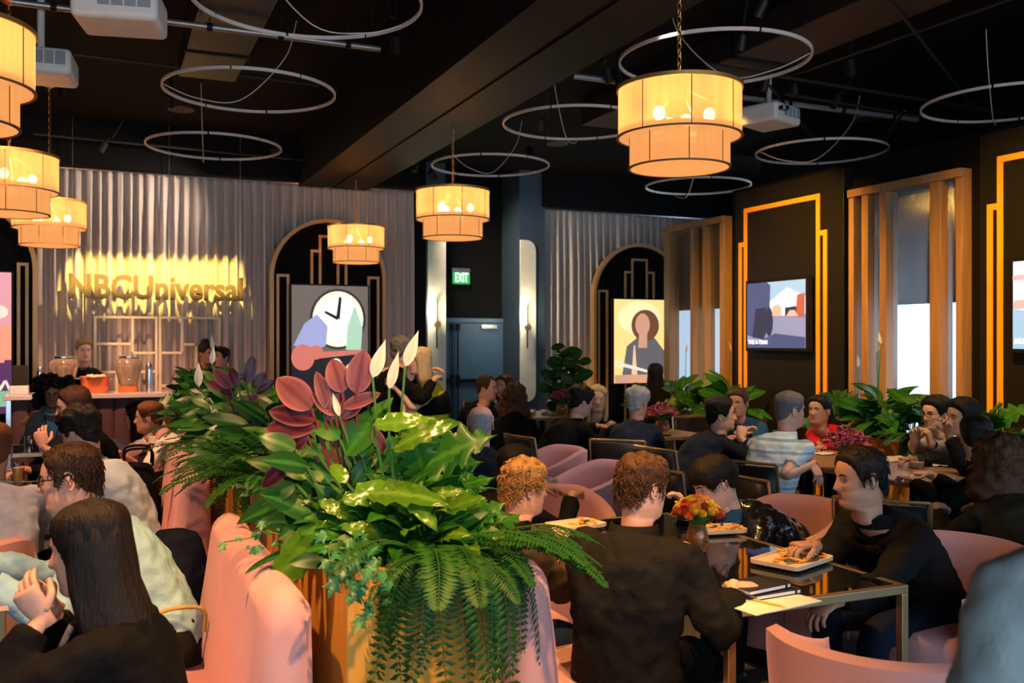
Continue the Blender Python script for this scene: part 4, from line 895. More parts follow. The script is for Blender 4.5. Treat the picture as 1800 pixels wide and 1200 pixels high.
def strands(mb, Hm, style, thick, n, seed, length=.05, curl=0., spread=.35, fwd=.5, r=.0022):
    rg = random.Random(seed); k = 0
    while k < n:
        phi = rg.uniform(0, 6.283); i = rg.randrange(8, len(HPI)-1); z, f, b, w = HPI[i]
        if z < hairline(style, phi)+.012 or rg.random() > .3+w/.077*.7: continue
        p = head_pt(z, f, b, w, phi, 0); nr = Vector((p.x, p.y*.9, max(z-.02, 0)*1.3)).normalized()
        swirl = Vector((rg.uniform(-1, 1)*.7, rg.uniform(-.6, .3), .5 if p.y > .03 else 0)) if (z > .05 and style != 'fringe') else Vector((p.x*3, -.25 if p.y > -.05 else 0, -1))
        t = (swirl-nr*swirl.dot(nr)); t = t.normalized() if t.length > .01 else Vector((0, 0, -1))
        t = (t+Vector((rg.uniform(-1, 1), rg.uniform(-1, 1), rg.uniform(-1, 1)))*spread).normalized()
        p0 = p+nr*thick*.75; L_ = length*rg.uniform(.6, 1.2); pts = []
        for q in range(5):
            s_ = q/4; wv = curl*.014*math.sin(s_*7+k); pts.append(Hm @ (p0+t*L_*s_+(nr*(.004+.010*curl*math.sin(s_*2.6))-nr*L_*L_*s_*s_*4.5)+nr.cross(t)*wv))
        mb.tube(pts, [r*1.2, r*1.5, r*1.3, r, r*.3], 4, 1, caps=False); k += 1
def hand(mb, W, d, n, side, curl=.5, size=1., spread=.12, n_s=6, pinch=False):
    """W wrist, d finger direction, n palm normal (the side fingers curl to), side +1 right hand"""
    d = d.normalized(); n = (n-d*n.dot(d)).normalized(); lat = d.cross(n)*side   # towards the thumb
    s = size; rows = []
    for q, hw, th in ((-.03, .027, .021), (.0, .028, .019), (.025, .036, .0175), (.055, .042, .015), (.085, .041, .013), (.095, .034, .009)):
        c = W+d*q*s-n*.004*math.sin(q*20)
        rows.append([c+lat*hw*s*math.cos(a)+n*th*s*math.sin(a) for a in np.linspace(0, 2*math.pi, 14, endpoint=False)])
    mb.grid(rows)
    for i, (off, L_, b0) in enumerate(((.030, .072, .086), (.011, .080, .090), (-.010, .074, .087), (-.029, .058, .080))):
        dirv = (d+lat*off*spread*30*.25).normalized(); p = W+d*(b0-.012)*s+lat*off*s; pts = [p]; a = curl*(.55+.1*i); dd = dirv
        cu = curl*(1.0+.18*i)*(1.25 if pinch and i == 0 else 1)
        for seg_, fr in enumerate((.46, .30, .24)):
            an = cu*(.55, 1.35, 1.9)[seg_]; dd = (dirv*math.cos(an)+n*math.sin(an)).normalized(); p = p+dd*L_*fr*s+dirv*.004*s; pts.append(p)
        mb.tube(pts, np.array([.0098, .0092, .0082, .0055])*s, n_s+2, 3)
    b = W+d*.022*s+lat*.026*s; t1 = (lat*.75+d*.65+n*.35).normalized(); t2 = (d*.9+lat*.1+n*(.35+curl*.5)).normalized()
    mb.tube([b-t1*.012*s, b+t1*.034*s, b+t1*.034*s+t2*.028*s, b+t1*.034*s+t2*.052*s], np.array([.0135, .0115, .0105, .0065])*s, n_s+2, 3)
def glasses(P, Hm, m):
    mb = MB()
    for s in (-1, 1):
        pts = [Hm @ Vector((s*.033+.024*math.copysign(abs(math.cos(a))**.8, math.cos(a)), .108-.010*abs(s*.033+.024*math.cos(a))/.05, .010+.017*math.copysign(abs(math.sin(a))**.8, math.sin(a)))) for a in np.linspace(0, 2*math.pi, 17)]
        mb.tube(pts, .0022, 6, caps=False)
        mb.tube([Hm @ Vector((s*.057, .100, .016)), Hm @ Vector((s*.077, .05, .016)), Hm @ Vector((s*.080, .0, .012)), Hm @ Vector((s*.076, -.02, -.004))], .0022, 6, 2)
    mb.tube([Hm @ Vector((-.010, .112, .014)), Hm @ Vector((0, .114, .018)), Hm @ Vector((.010, .112, .014))], .002, 6, 2)
    return mb.build('glasses', m, P)
SK2 = {}
def person(label, head, depth, face, skin='light', hair=('short', 'brown'), top=None, topkind='jacket', legs=None, body=None, pitch=0, roll=0, female=False, rh=None, lh=None, hip=.55, stand=False, near=False, gl=None, hs=1., chair=None, beard=False, hthick=.016, curl=.2, length=.25, extra=None, shirt=None, hand_curl=.55, sw=1., sit_back=0., zoff=0., volume=.004, collar=True, slouch=.05, rhd=None, lhd=None, rn=None, ln=None, pinch=False, wr=1., armfwd=.36):
    C = at(head[0], head[1], depth); C.z += zoff
    seg = 56 if near else 32
    body = face if body is None else body
    f = Vector((math.cos(R(body)), math.sin(R(body)), 0)); r = Vector((f.y, -f.x, 0))
    hf = Vector((math.cos(R(face)), math.sin(R(face)), 0)); hr = Vector((hf.y, -hf.x, 0)); up = Vector((0, 0, 1))
    q = Matrix.Rotation(-R(pitch), 3, hr) @ Matrix.Rotation(R(roll), 3, hf)
    hx, hyv, hz = q @ hr, q @ hf, q @ up
    Hm = Matrix(((hx.x*hs, hyv.x*hs, hz.x*hs, C.x), (hx.y*hs, hyv.y*hs, hz.y*hs, C.y), (hx.z*hs, hyv.z*hs, hz.z*hs, C.z), (0, 0, 0, 1)))
    # neck base, pelvis
    N0 = C+hz*(-.10)*hs-hyv*.025*hs; N = N0-up*.085*hs-f*.025
    if stand: hip = N.z-.50*hs
    L_ = .49*hs; dz = N.z-hip
    if dz > L_*.99: L_ = dz/.99
    back = math.sqrt(max(0, L_*L_-dz*dz)); back = min(back, .40)
    Pv = Vector((N.x, N.y, hip))-f*(back+sit_back)
    mid = (N+Pv)/2-f*slouch
    base = Vector((Pv.x, Pv.y, 0)); P = thing('person', label, 'person', base)
    k = .90 if female else 1.0; k *= sw
    def spine(t):
        if t <= 1: return Pv*(1-t)**2+(mid*2-(Pv+N)/2)*2*t*(1-t)+N*t*t
    def rings(keys, off=0., n=seg, U=None):
        out = []
        for t, a, b in keys:
            t2 = max(0., min(1., t)); c = spine(t2)
            tg = (spine(min(1, t2+.03))-spine(max(0, t2-.03))).normalized(); c = c+tg*(t-t2)*L_
            fr = r.cross(tg)*-1; fr = fr if fr.dot(f) > 0 else -fr
            if abs(fr.length) < .5: fr = f
            out.append([c+r*(a+off)*math.sin(p)+fr*(b+off)*math.cos(p) for p in (U or PH)])
        return out
    PH = [u-.45*math.sin(u) for u in np.linspace(0, 2*math.pi, seg, endpoint=False)]
    TK = [(-.16, .10, .08), (-.08, .155, .115), (.05, .172*(1.06 if female else 1), .122), (.28, .145*k, .102), (.52, .160*k, .112), (.74, .182*k, .112), (.86, .178*k, .096), (.93, .135*k, .078), (.985, .075*k, .062)]
    # ---- body: torso, neck and head are one lofted surface
    rows = rings([(t, a*.93, b*.93) for t, a, b in TK])
    Hrows = [[Hm @ head_pt(z, ff, bb, ww, p) for p in PH] for z, ff, bb, ww in HPI]
    nt = len(rows)
    def lipfn(i, j):
        ii = i-nt
        if 0 <= ii < len(HPI)-1:
            z = (HPI[ii][0]+HPI[ii+1][0])/2; ph = PH[j]; ph = ph-2*math.pi if ph > math.pi else ph; ap = abs(ph+.05)
            if -.0665 < z < -.0455 and ap < .27-8*abs(z+.056): return 1
            if False and z < -.035 and z > -.118 and ap < 1.35 and not (z > -.05 and ap > .9): return 2
        return 0
    mb = MB(); mb.grid(rows+Hrows, mifn=lipfn)
    for s in (() if hair[0] in ('long', 'curly_long', 'afro', 'bob', 'fringe_bob') else (-1, 1)):   # ears
        ec = Vector((s*.0765, -.008, .0))
        pts = [Hm @ (ec+Vector((s*(.006+.010*max(0, -math.cos(a))), -.016*math.cos(a)*1.0-.006, .031*math.sin(a)+(.004 if math.sin(a) > 0 else 0)))) for a in np.linspace(-1.9, 2.2, 11)]
        mb.tube(pts, [.004, .006, .006, .005, .005, .005, .005, .005, .0045, .004, .003], 6, 1)
        mb.sphere(Hm @ (ec+Vector((s*.004, -.004, 0))), (.006*hs, .014*hs, .024*hs), 10, 6, M=Matrix((hx, hyv, hz)).transposed())
    # arms
    UA, FA = .29*hs, .25*hs; arms = []
    for s, tgt, hd, hn in ((1, rh, rhd, rn), (-1, lh, lhd, ln)):
        S = spine(.86)+r*s*.165*k
        if tgt is None:
            T = N+f*armfwd+r*s*.13; T.z = .80 if not stand else 0
            if stand: T = S+Vector((0, 0, -.52))+f*.06+r*s*.06
            hd_ = (f*.9-r*s*.45) if not stand else Vector((0, 0, -1))+f*.15
            hn_ = Vector((0, 0, -1)) if not stand else -r*s
        else: T = Vector(tgt); hd_ = (T-S).normalized(); hn_ = Vector((0, 0, -1))+hd_*.01
        if hd is not None: hd_ = Vector(hd)
        if hn is not None: hn_ = Vector(hn)
        v = T-S; dist = v.length
        if dist > (UA+FA)*.985: v = v*((UA+FA)*.985/dist); T = S+v; dist = v.length
        dist = max(dist, .12)
        ca = (UA*UA+dist*dist-FA*FA)/(2*UA*dist); ca = max(-1, min(1, ca)); vn = v.normalized()
        pole = (Vector((0, 0, -1))+r*s*.55-f*.35); pole = (pole-vn*pole.dot(vn)).normalized()
        E_ = S+vn*UA*ca+pole*UA*math.sqrt(1-ca*ca); arms.append((s, S, E_, T))
        fk = .86 if female else 1
        dW = (T-E_).normalized()
        mb.tube([S-r*s*.05, S, S*.5+E_*.5, E_, E_*.62+T*.38, T-dW*.01, T+dW*.012], np.array([.05, .050, .043, .037, .036, .0255, .026])*fk*hs, 12 if near else 10, 3)
        hand(mb, T, hd_, hn_, s, hand_curl, hs*(.92 if female else 1.0), pinch=pinch, n_s=6 if near else 4)
    # legs (body)
    LG = []
    for s in (-1, 1):
        Hj = Pv+r*s*.085-up*.02
        if stand: K = Hj*1.0+f*.02; K.z = hip*.52; Fo = Hj-f*.01; Fo.z = .07
        else: K = Hj+f*.43*hs+r*s*.04; K.z = Hj.z-.03; Fo = K+f*.02-r*s*.01; Fo.z = .07
        LG.append((s, Hj, K, Fo)); mb.tube([Hj, Hj*.5+K*.5, K, K*.55+Fo*.45, Fo], [.075, .065, .05, .048, .034], 10, 2)
    o = mb.build('body', [skinm(skin), lipm(skin), stubm(skin)], P, smooth=180)
    # ---- eyes and brows
    e = MB()
    for s in (-1, 1):
        c = Hm @ Vector((s*.0300, .0715, .0115)); e.sphere(c, .0118*hs, 12, 8, 0)
        e.sphere(Hm @ Vector((s*.0300, .0760, .0115)), .0080*hs, 10, 6, 1)
    e.build('eyes', [mat('eye_white', (.55, .52, .50), .25, var=0), mat('eye_dark', (.02, .012, .008), .15, var=0)], P, smooth=180)
    hc = hair[1]
    e = MB()
    for s in (-1, 1):
        pts = [Hm @ (head_pt(.030+dzz, *[np.interp(.030+dzz, HP[:, 0], HP[:, c]) for c in (1, 2, 3)], s*a)+Vector((0, .0015, 0))) for a, dzz in ((.16, -.002), (.30, .003), (.44, .005), (.62, -.001))]
        e.tube(pts, [.0028, .0036, .0032, .0015], 6, 2)
    e.build('eyebrows', hairm(hc if hc not in ('silver', 'grey') else 'salt'), P, smooth=180)
    # ---- hair
    st = hair[0]; hm = MB(); sd = head[0]*.37
    sty = {'short': 'short', 'receding': 'receding', 'bald': 'bald', 'long': 'long', 'curly_long': 'long', 'afro': 'long', 'pony': 'up', 'bun': 'up', 'bob': 'long', 'fringe_bob': 'fringe', 'fringe_up': 'fringe_up', 'cropped': 'short'}[st]
    hair_mesh(hm, Hm, sty, hthick, curl, sd, 96 if near else 48, volume=volume)
    if st in ('long', 'curly_long', 'bob', 'fringe_bob'):
        cu = .9 if st == 'curly_long' else .15
        drape(hm, Hm, up, length, .9, (.095 if length < .4 else .120)+.06*cu, .018+.02*cu, sd, back=.05 if length < .2 else (.045 if length < .4 else .06), curl=cu, hback=.16 if length > .4 else .02, fwd_=f, front=1.05 if st != 'fringe_bob' else 1.15)
    if st == 'afro':
        rg = random.Random(5); mrot = Hm.to_3x3()
        for q_ in range(150):
            a = rg.uniform(0, 6.28); z = rg.uniform(-.14, .13); ph_ = abs((a+math.pi) % 6.283-math.pi)
            if ph_ < 1.0 and z < .075: continue
            rr = .115+.045*(1-abs(z)/.2); hm.sphere(Hm @ Vector((rr*math.sin(a)*1.05, rr*math.cos(a)*.9-.03, z)), rg.uniform(.026, .042), 8, 6)
    if st == 'pony':
        b0 = Hm @ Vector((0, -.112, .03)); hm.sphere(b0, .022, 10, 6); hm.tube([b0, b0-hf*.05-up*.02, b0-hf*.055-up*.10, b0-hf*.03-up*.20], [.018, .03, .028, .006], 10, 4)
    if st == 'fringe_up': hm.sphere(Hm @ Vector((0, -.105, .01)), (.045, .035, .055), 14, 10)
    if st == 'bun': hm.sphere(Hm @ Vector((0, -.06, .135)), (.055, .055, .05), 14, 10)
    if near and st != 'bald' and sty != 'long':
        strands(hm, Hm, sty, hthick, 520 if st in ('short', 'receding', 'fringe_bob') else 260, int(head[0]), .034 if sty != 'long' else .07, curl, .30 if sty != 'long' else .1, .55, .0016)
    hm.build('hair', hairm(hc), P, smooth=180)
    if gl: glasses(P, Hm, mat('glasses_'+gl, {'black': (.01, .01, .01), 'brown': (.05, .02, .01)}[gl], .3, var=0))
    # ---- top garment: torso + sleeves fused
    top = top or cloth('black', (.003, .003, .0036))
    c = MB(); grow = {'jacket': .026, 'shirt': .017, 'tee': .014, 'sweater': .021, 'vest': .012}[topkind]
    keys = [(t, a, b) for t, a, b in TK[1:]]; keys[0] = (-.10, .165, .125)
    keys[-1] = (.99, .070*k, .060)
    c.grid(rings(keys, grow, 40, [u for u in np.linspace(0, 2*math.pi, 40, endpoint=False)]))
    fk = .88 if female else 1
    for s, S, E_, T in arms:
        dW = (T-E_).normalized()
        if topkind == 'tee': c.tube([S-r*s*.07, S+up*.004, S*.55+E_*.45, S*.32+E_*.68], np.array([.055, .068, .062, .060])*fk, 14, 3)
        elif topkind == 'vest': pass
        else:
            e1 = .004 if topkind == 'shirt' else (.012 if topkind == 'jacket' else .008)
            c.tube([S-r*s*.07, S+up*.004, S*.5+E_*.5, E_, E_*.55+T*.45, T-dW*.035], np.array([.058+e1, .064+e1, .056+e1, .050+e1, .045+e1, .034+e1])*fk, 14, 3)
    o = c.build('jacket' if topkind == 'jacket' else ('sweater' if topkind == 'sweater' else 'shirt'), top, P, smooth=180)
    md = o.modifiers.new('fuse', 'REMESH'); md.mode = 'VOXEL'; md.voxel_size = .010 if near else .0135; md.use_smooth_shade = True
    md = o.modifiers.new('soft', 'SMOOTH'); md.iterations = 3; md.factor = .5
    for sc_, am, tt in ((.11, .034*wr, 'fold_big'), (.035, .010*wr, 'fold_small')):
        if tt not in bpy.data.textures:
            tx = bpy.data.textures.new(tt, 'CLOUDS'); tx.noise_scale = sc_; tx.noise_depth = 1
        md = o.modifiers.new(tt, 'DISPLACE'); md.texture = bpy.data.textures[tt]; md.strength = am; md.texture_coords = 'LOCAL'; md.mid_level = .5
    # collar
    if collar:
        cb = MB(); cr_ = []
        tgn = (N0-N).normalized()
        for q_, rr in ((-.012, .090), (.018, .083), (.046, .079), (.048, .073), (.018, .070), (-.005, .074)):
            cc = N+tgn*q_; ring = []
            for p in np.linspace(0, 2*math.pi, 28, endpoint=False):
                d_ = -.028*sstep(.2, 1., math.cos(p)) if topkind in ('jacket', 'shirt') else 0
                ring.append(cc+r*rr*.98*math.sin(p)*k+f*(rr*.92*math.cos(p)-.004)+tgn*d_*(1 if q_ > 0 else .3))
            cr_.append(ring)
        cb.grid(cr_, True, False, False).build('collar', top if not (shirt and topkind == 'jacket') else shirt, P, smooth=60)
    # shirt front showing in an open jacket
    if shirt and topkind == 'jacket':
        sb = MB(); rows_ = []
        for t in np.linspace(.18, .99, 14):
            a = np.interp(t, [x[0] for x in TK], [x[1] for x in TK]); b = np.interp(t, [x[0] for x in TK], [x[2] for x in TK]); w_ = np.interp(t, [.18, .6, .99], [.16, .30, .62])
            rows_.append(rings([(t, a+grow+.014, b+grow+.016)], 0, 9, list(np.linspace(-w_, w_, 9)))[0])
        so = sb.grid(rows_, False).build('shirt_front', shirt, P, smooth=180); m_ = so.modifiers.new('s', 'SOLIDIFY'); m_.thickness = .012
    # ---- trousers and shoes
    legs = legs or cloth('trouser_black', (.004, .0045, .006))
    c = MB(); c.grid(rings([(-.20, .11, .09), (-.12, .165, .125), (.03, .19, .138), (.12, .178, .128)], 0, 28, list(np.linspace(0, 2*math.pi, 28, endpoint=False))))
    for s, Hj, K, Fo in LG: c.tube([Hj-f*.03, Hj, Hj*.5+K*.5, K, K*.55+Fo*.45, Fo], [.085, .094, .080, .067, .060, .052], 14, 3)
    o = c.build('trousers', legs, P, smooth=180); md = o.modifiers.new('fuse', 'REMESH'); md.mode = 'VOXEL'; md.voxel_size = .014 if near else .018; md.use_smooth_shade = True; md = o.modifiers.new('soft', 'SMOOTH'); md.iterations = 3
    for s, Hj, K, Fo in LG:
        sh_ = MB(); a0 = Vector((Fo.x, Fo.y, 0))-f*.06; rows_ = []
        for q_, hw, hh_ in ((0, .03, .075), (.03, .037, .085), (.09, .038, .075), (.16, .045, .055), (.22, .042, .045), (.265, .02, .03)):
            cc = a0+f*q_; rows_.append([cc+r*hw*math.cos(p)+up*(hh_/2+hh_/2*math.sin(p)) for p in np.linspace(0, 2*math.pi, 12, endpoint=False)])
        sh_.grid(rows_).build('shoe', mat('shoe_black', (.01, .01, .01), .4), P, smooth=180)
    if chair: dchair_at(chair, Pv.x-f.x*.0, Pv.y-f.y*.0, body-90)
    if extra: extra(P, Hm, dict(C=C, N=N, Pv=Pv, f=f, r=r, arms=arms, spine=spine, rings=rings, TK=TK))
    return P
# ------------------------------------------------------------------ wardrobe
C_black = cloth('black', (.003, .003, .0036)); C_blackw = cloth('washed_black', (.0062, .0058, .0056)); C_navy = cloth('navy', (.005, .009, .020)); C_blue = cloth('blue', (.020, .075, .17))
C_pale = cloth('pale_blue', (.28, .50, .62)); C_lav = cloth('lavender', (.28, .32, .43)); C_white = cloth('white', (.72, .70, .68)); C_grey = cloth('grey', (.14, .14, .15)); C_tan = cloth('taupe', (.045, .031, .021)); C_beige = cloth('beige', (.36, .31, .25))
C_red = cloth('red', (.52, .012, .016)); C_yellow = cloth('yellow', (.62, .55, .015)); C_teal = cloth('pale_teal', (.36, .42, .41), bs=200); C_olive = cloth('olive', (.06, .055, .03)); C_sage = cloth('dark_sage', (.022, .020, .014))
C_denim = cloth('denim', (.02, .045, .10)); C_leather = mat('cloth_leather', (.006, .007, .010), .22, var=.2, vs=8, bump=.5, bs=22, coat=.4); C_stripe = stripes('striped', (.42, .56, .66), (.62, .64, .66), (.20, .38, .55), 13.)
C_nstripe = cloth('navy_stripe', (.008, .016, .034), var=.5, vs=60, stretch=(1, 1, .02)); C_pink = cloth('dusty_pink', (.30, .12, .14))
def lanyard(P, Hm, K):
    N, f, r = K['N'], K['f'], K['r']; mb = MB()
    for s in (-1, 1): mb.tube([N+r*s*.06-f*.02+Vector((0, 0, .02)), N+r*s*.07+f*.07-Vector((0, 0, .05)), N+f*.13+r*s*.04-Vector((0, 0, .17)), N+f*.13-Vector((0, 0, .36))], .005, 6, 4)
    mb.build('lanyard', C_navy, P)
def watch(P, Hm, K, which=1):
    for s, S, E_, T in K['arms']:
        if s == which:
            d = (T-E_).normalized(); MB().tube([T-d*.035, T-d*.015], .031, 14).build('wristwatch', M_black, P)
def food(P, Hm, K, which=1, m=None):
    for s, S, E_, T in K['arms']:
        if s == which:
            d = (T-E_).normalized(); p = T+d*.09-Vector((0, 0, .012)); MB().tube([p-Vector((0, 0, .03)), p-Vector((0, 0, .015)), p], [.005, .009, .006], 8, 2, flat=.6).build('food_piece', m or mat('bread', (.62, .40, .18), .7), P)
# ------------------------------------------------------------------ left side
person('long dark haired person in a black jacket eating on the nearest pink banquette', (160, 966), 2.45, 158, 'light', ('long', 'dark'), C_black, 'jacket', pitch=10, female=True, near=True, hip=.45, slouch=.0, sw=.88, hs=.95, length=.60, hthick=.012, lh=at(75, 1085, 2.35), lhd=(-.5, .1, .85), ln=(.3, 1, .2), rh=at(90, 1065, 2.55), rhd=(-.6, -.2, .6), rn=(.2, -1, 0), hand_curl=.8, curl=.1, shirt=C_grey)
person('person in glasses and a pale blue sweater on the nearest pink banquette', (124, 842), 3.5, 168, 'light', ('short', 'deepbrown'), C_pale, 'sweater', legs=C_navy, pitch=8, near=True, gl='black', lh=at(-25, 1012, 3.15), rh=at(-30, 985, 3.5), curl=.3, hthick=.011, beard=False, extra=lambda P, H, K: watch(P, H, K, -1), lhd=(-1, 0, 0), rhd=(-1, 0, 0))
person('person in a lavender grey shirt in the tub chair at the left edge', (-14, 792), 4.6, 100, 'tan', ('short', 'chestnut'), C_lav, 'shirt', pitch=5)
person('dark haired person in a pale shirt seen from behind on the second pink banquette', (142, 762), 5.05, 140, 'light', ('short', 'dark'), cloth('cool_white', (.46, .55, .64)), 'shirt', body=158, pitch=18, curl=.6, hthick=.024)
person('brown haired person in a black sweater lifting food on the second pink banquette', (130, 716), 6.25, 186, 'light', ('short', 'brown'), C_black, 'sweater', pitch=12, lh=at(76, 785, 5.8), lhd=(-.2, .1, 1), ln=(.2, 1, 0), hand_curl=.8, curl=.4, extra=lambda P, H, K: food(P, H, K, -1))
person('person with big curly black hair, glasses and grey cardigan before the bar', (94, 692), 8.6, -95, 'brown', ('afro', 'black'), C_grey, 'jacket', pitch=12, female=True, gl='brown', shirt=C_pale, hs=1.0, hthick=.03, curl=.8, extra=lanyard)
person('long dark haired person in a white blouse on the third pink banquette', (240, 732), 8.3, 164, 'light', ('long', 'dark'), C_white, 'shirt', pitch=4, female=True, length=.34)
person('ponytailed person in a white short sleeved shirt with lanyard on the third banquette', (262, 735), 7.6, 164, 'light', ('pony', 'chestnut'), C_white, 'tee', legs=C_olive, female=True, pitch=4, extra=lanyard, lh=at(203, 805, 7.3), rh=at(206, 795, 7.5), hip=.58)
person('barmaid in black with fair hair tied back behind the drink dispensers', (147, 617), 10.75, -75, 'fair', ('up' if False else 'pony', 'darkblond'), C_black, 'shirt', stand=True, female=True, pitch=6)
person('person with black hair in a high bun behind the bar', (364, 622), 11.4, -60, 'brown', ('bun', 'black'), C_black, 'shirt', stand=True, female=True, hthick=.02, curl=.5, pitch=8)
person('person with short dark hair at the right end of the bar', (388, 632), 11.5, -140, 'tan', ('short', 'black'), C_black, 'shirt', stand=True, zoff=.02)
# ------------------------------------------------------------------ middle
def back_targets(): return at(690, 672, 8.55), at(702, 655, 8.55)
person('dark haired person in a black suit hugging the blonde person', (707, 619), 8.75, 20, 'light', ('short', 'salt'), C_black, 'jacket', stand=True, body=0, roll=0, rh=at(765, 665, 8.6), lh=at(758, 650, 9.0), rhd=(.4, .5, .1), lhd=(.4, -.5, .1), hthick=.024, curl=.5, pitch=8)
person('blonde person in a yellow and black top hugging the person in black', (738, 636), 8.75, 172, 'fair', ('bob', 'lightblond'), C_yellow, 'tee', stand=True, female=True, legs=C_denim, body=175, rh=at(690, 650, 8.95), lh=at(695, 682, 8.5), lhd=(-.5, .3, .5), rhd=(-.5, -.3, .1), length=.22, ln=(0, 1, 0), pitch=4,
       extra=lambda P, H, K: (MB().grid(K['rings']([(.40, .182, .145), (.46, .190, .148), (.62, .196, .152), (.74, .206, .150)], 0, 40, list(np.linspace(0, 2*math.pi, 40, endpoint=False)))).build('black_band', C_black, P, smooth=180), MB().grid(K['rings']([(-.02, .20, .155), (.05, .205, .158)], 0, 40, list(np.linspace(0, 2*math.pi, 40, endpoint=False)))).build('belt', mat('belt_brown', (.12, .06, .03), .5), P, smooth=180)))
person('balding grey haired person in a dark navy jacket seen from behind', (845, 746), 6.1, 62, 'light', ('bald', 'grey'), C_navy, 'jacket', pitch=0, hip=.50, hthick=.010, sw=1.1)
person('short haired person in a dark jacket and white tee beside the blue door', (856, 683), 9.8, -40, 'light', ('receding', 'brown'), C_black, 'jacket', body=-60, shirt=C_white, pitch=4, collar=False)
person('person in a pale blouse partly hidden beside the blue door', (886, 680), 10.6, -150, 'light', ('bob', 'brown'), C_beige, 'shirt', female=True, length=.18)
person('person with long curly brown hair and a black top seen from behind near the door', (905, 700), 9.0, 62, 'light', ('curly_long', 'brown'), C_black, 'jacket', female=True, length=.26, hthick=.024, curl=.8)
person('dark haired person in a black jacket left of the blonde diner', (1022, 707), 8.2, 0, 'light', ('short', 'black'), C_black, 'jacket', body=10, pitch=14, hthick=.026, curl=.5, chair='black dining chair of the dark haired diner in black', rh=at(1065, 752, 8.3), lh=at(1060, 748, 8.7))
person('person with long blonde hair in black facing the photographer', (1050, 702), 9.1, -115, 'fair', ('long', 'lightblond'), C_black, 'shirt', female=True, body=-85, length=.30, pitch=4, rh=at(1072, 748, 8.75), lh=at(1078, 744, 8.6), collar=False, curl=.4)
person('silver haired person in a navy striped shirt seen from behind', (1121, 709), 8.1, 30, 'light', ('short', 'silver'), C_nstripe, 'shirt', body=45, hthick=.024, curl=.4, pitch=6, chair='black dining chair of the silver haired diner')
person('person with a dark bob in a navy jacket with clasped hands', (1268, 730), 7.3, -28, 'asian', ('fringe_bob' if False else 'short', 'black'), C_navy, 'jacket', body=10, pitch=0, hthick=.026, rh=at(1303, 770, 7.1), lh=at(1306, 768, 7.25), rhd=(.3, .3, .7), lhd=(.3, -.3, .7), hand_curl=1.0, chair='black dining chair of the diner with clasped hands')
person('person with short dark hair in a blue shirt behind the navy jacket', (1298, 709), 8.7, -150, 'tan', ('short', 'brown'), C_blue, 'shirt', pitch=4, beard=True)
person('person in a pale blue striped shirt seen from behind', (1388, 722), 6.55, -5, 'light', ('short', 'salt'), C_stripe, 'tee', body=22, hthick=.014, pitch=4, sw=1.12, rh=at(1428, 815, 6.3), chair='black dining chair of the diner in the striped shirt', lh=at(1415, 808, 6.8))
person('dark haired person in a red jacket and black top at the wooden table', (1440, 722), 8.2, -165, 'tan', ('pony', 'black'), C_red, 'jacket', female=True, shirt=C_black, pitch=0, collar=False, lh=at(1425, 793, 7.6), rh=at(1452, 790, 7.5), chair='black dining chair of the diner in red')
person('person in black glasses and a beige shirt with raised clasped hands', (1645, 728), 7.2, 178, 'asian', ('short', 'black'), C_beige, 'shirt', body=-165, gl='black', pitch=6, hthick=.022, rh=at(1601, 775, 6.8), lh=at(1603, 778, 6.65), rhd=(-.1, -.2, 1), lhd=(-.1, .2, 1), hand_curl=1.0, extra=lambda P, H, K: watch(P, H, K, -1), chair='black dining chair of the diner in glasses')
person('dark haired person in a black jacket with a hand at the chin', (1692, 734), 6.6, 165, 'tan', ('short', 'black'), C_black, 'jacket', body=150, pitch=6, hthick=.022, lh=at(1668, 765, 6.4), lhd=(-.2, 0, 1), hand_curl=.9, chair='black dining chair of the diner with hand at the chin')
person('person with receding dark hair in a black sweater, right of the table', (1716, 768), 5.7, 40, 'light', ('receding', 'dark'), C_black, 'sweater', body=110, pitch=4, chair='black dining chair of the diner with receding hair')
person('person with long brown wavy hair in a dark sage top at the right edge', (1757, 815), 4.5, 60, 'light', ('curly_long', 'brown'), C_sage, 'sweater', female=True, body=70, length=.20, hthick=.026, curl=.6, near=True, chair='black dining chair of the diner with brown waves')
person('person with long dark hair in silhouette before the golden poster', (1152, 658), 11.6, 70, 'light', ('long', 'black'), C_black, 'shirt', female=True, length=.24, hip=.66)
# ------------------------------------------------------------------ right foreground
person('dark haired person half hidden behind the blond man', (908, 826), 5.1, 20, 'tan', ('short', 'dark'), C_black, 'jacket', hip=.5)
person('blond person in a taupe jacket on the right hand banquette', (922, 858), 3.75, 5, 'light', ('short', 'blond'), C_tan, 'jacket', legs=C_denim, hs=.88, body=12, near=True, hip=.52, curl=.7, hthick=.015, pitch=8, shirt=C_black, rh=onz(1012, 968, .79), lh=onz(1000, 935, .79))
person('rust haired person in a washed black jacket with back to the photographer', (1130, 858), 3.35, 12, 'light', ('short', 'auburn'), C_blackw, 'jacket', legs=C_black, hs=.9, body=38, near=True, hip=.52, curl=.5, hthick=.016, pitch=8, rh=onz(1290, 1030, .79), rhd=(1, -.1, -.1), lh=at(1180, 960, 3.6), sw=1.12, wr=1.1)
person('person with a dark fringe in a shiny black jacket bending over the food', (1255, 850), 4.6, 172, 'fair', ('fringe_up', 'dark'), C_leather, 'jacket', near=True, female=True, pitch=26, hip=.52, length=.15, rh=at(1205, 895, 4.6), rhd=(-.4, .1, .8), lh=at(1262, 985, 4.1), lhd=(-.6, .2, -.5), hand_curl=.9, shirt=C_blue, wr=1.6)
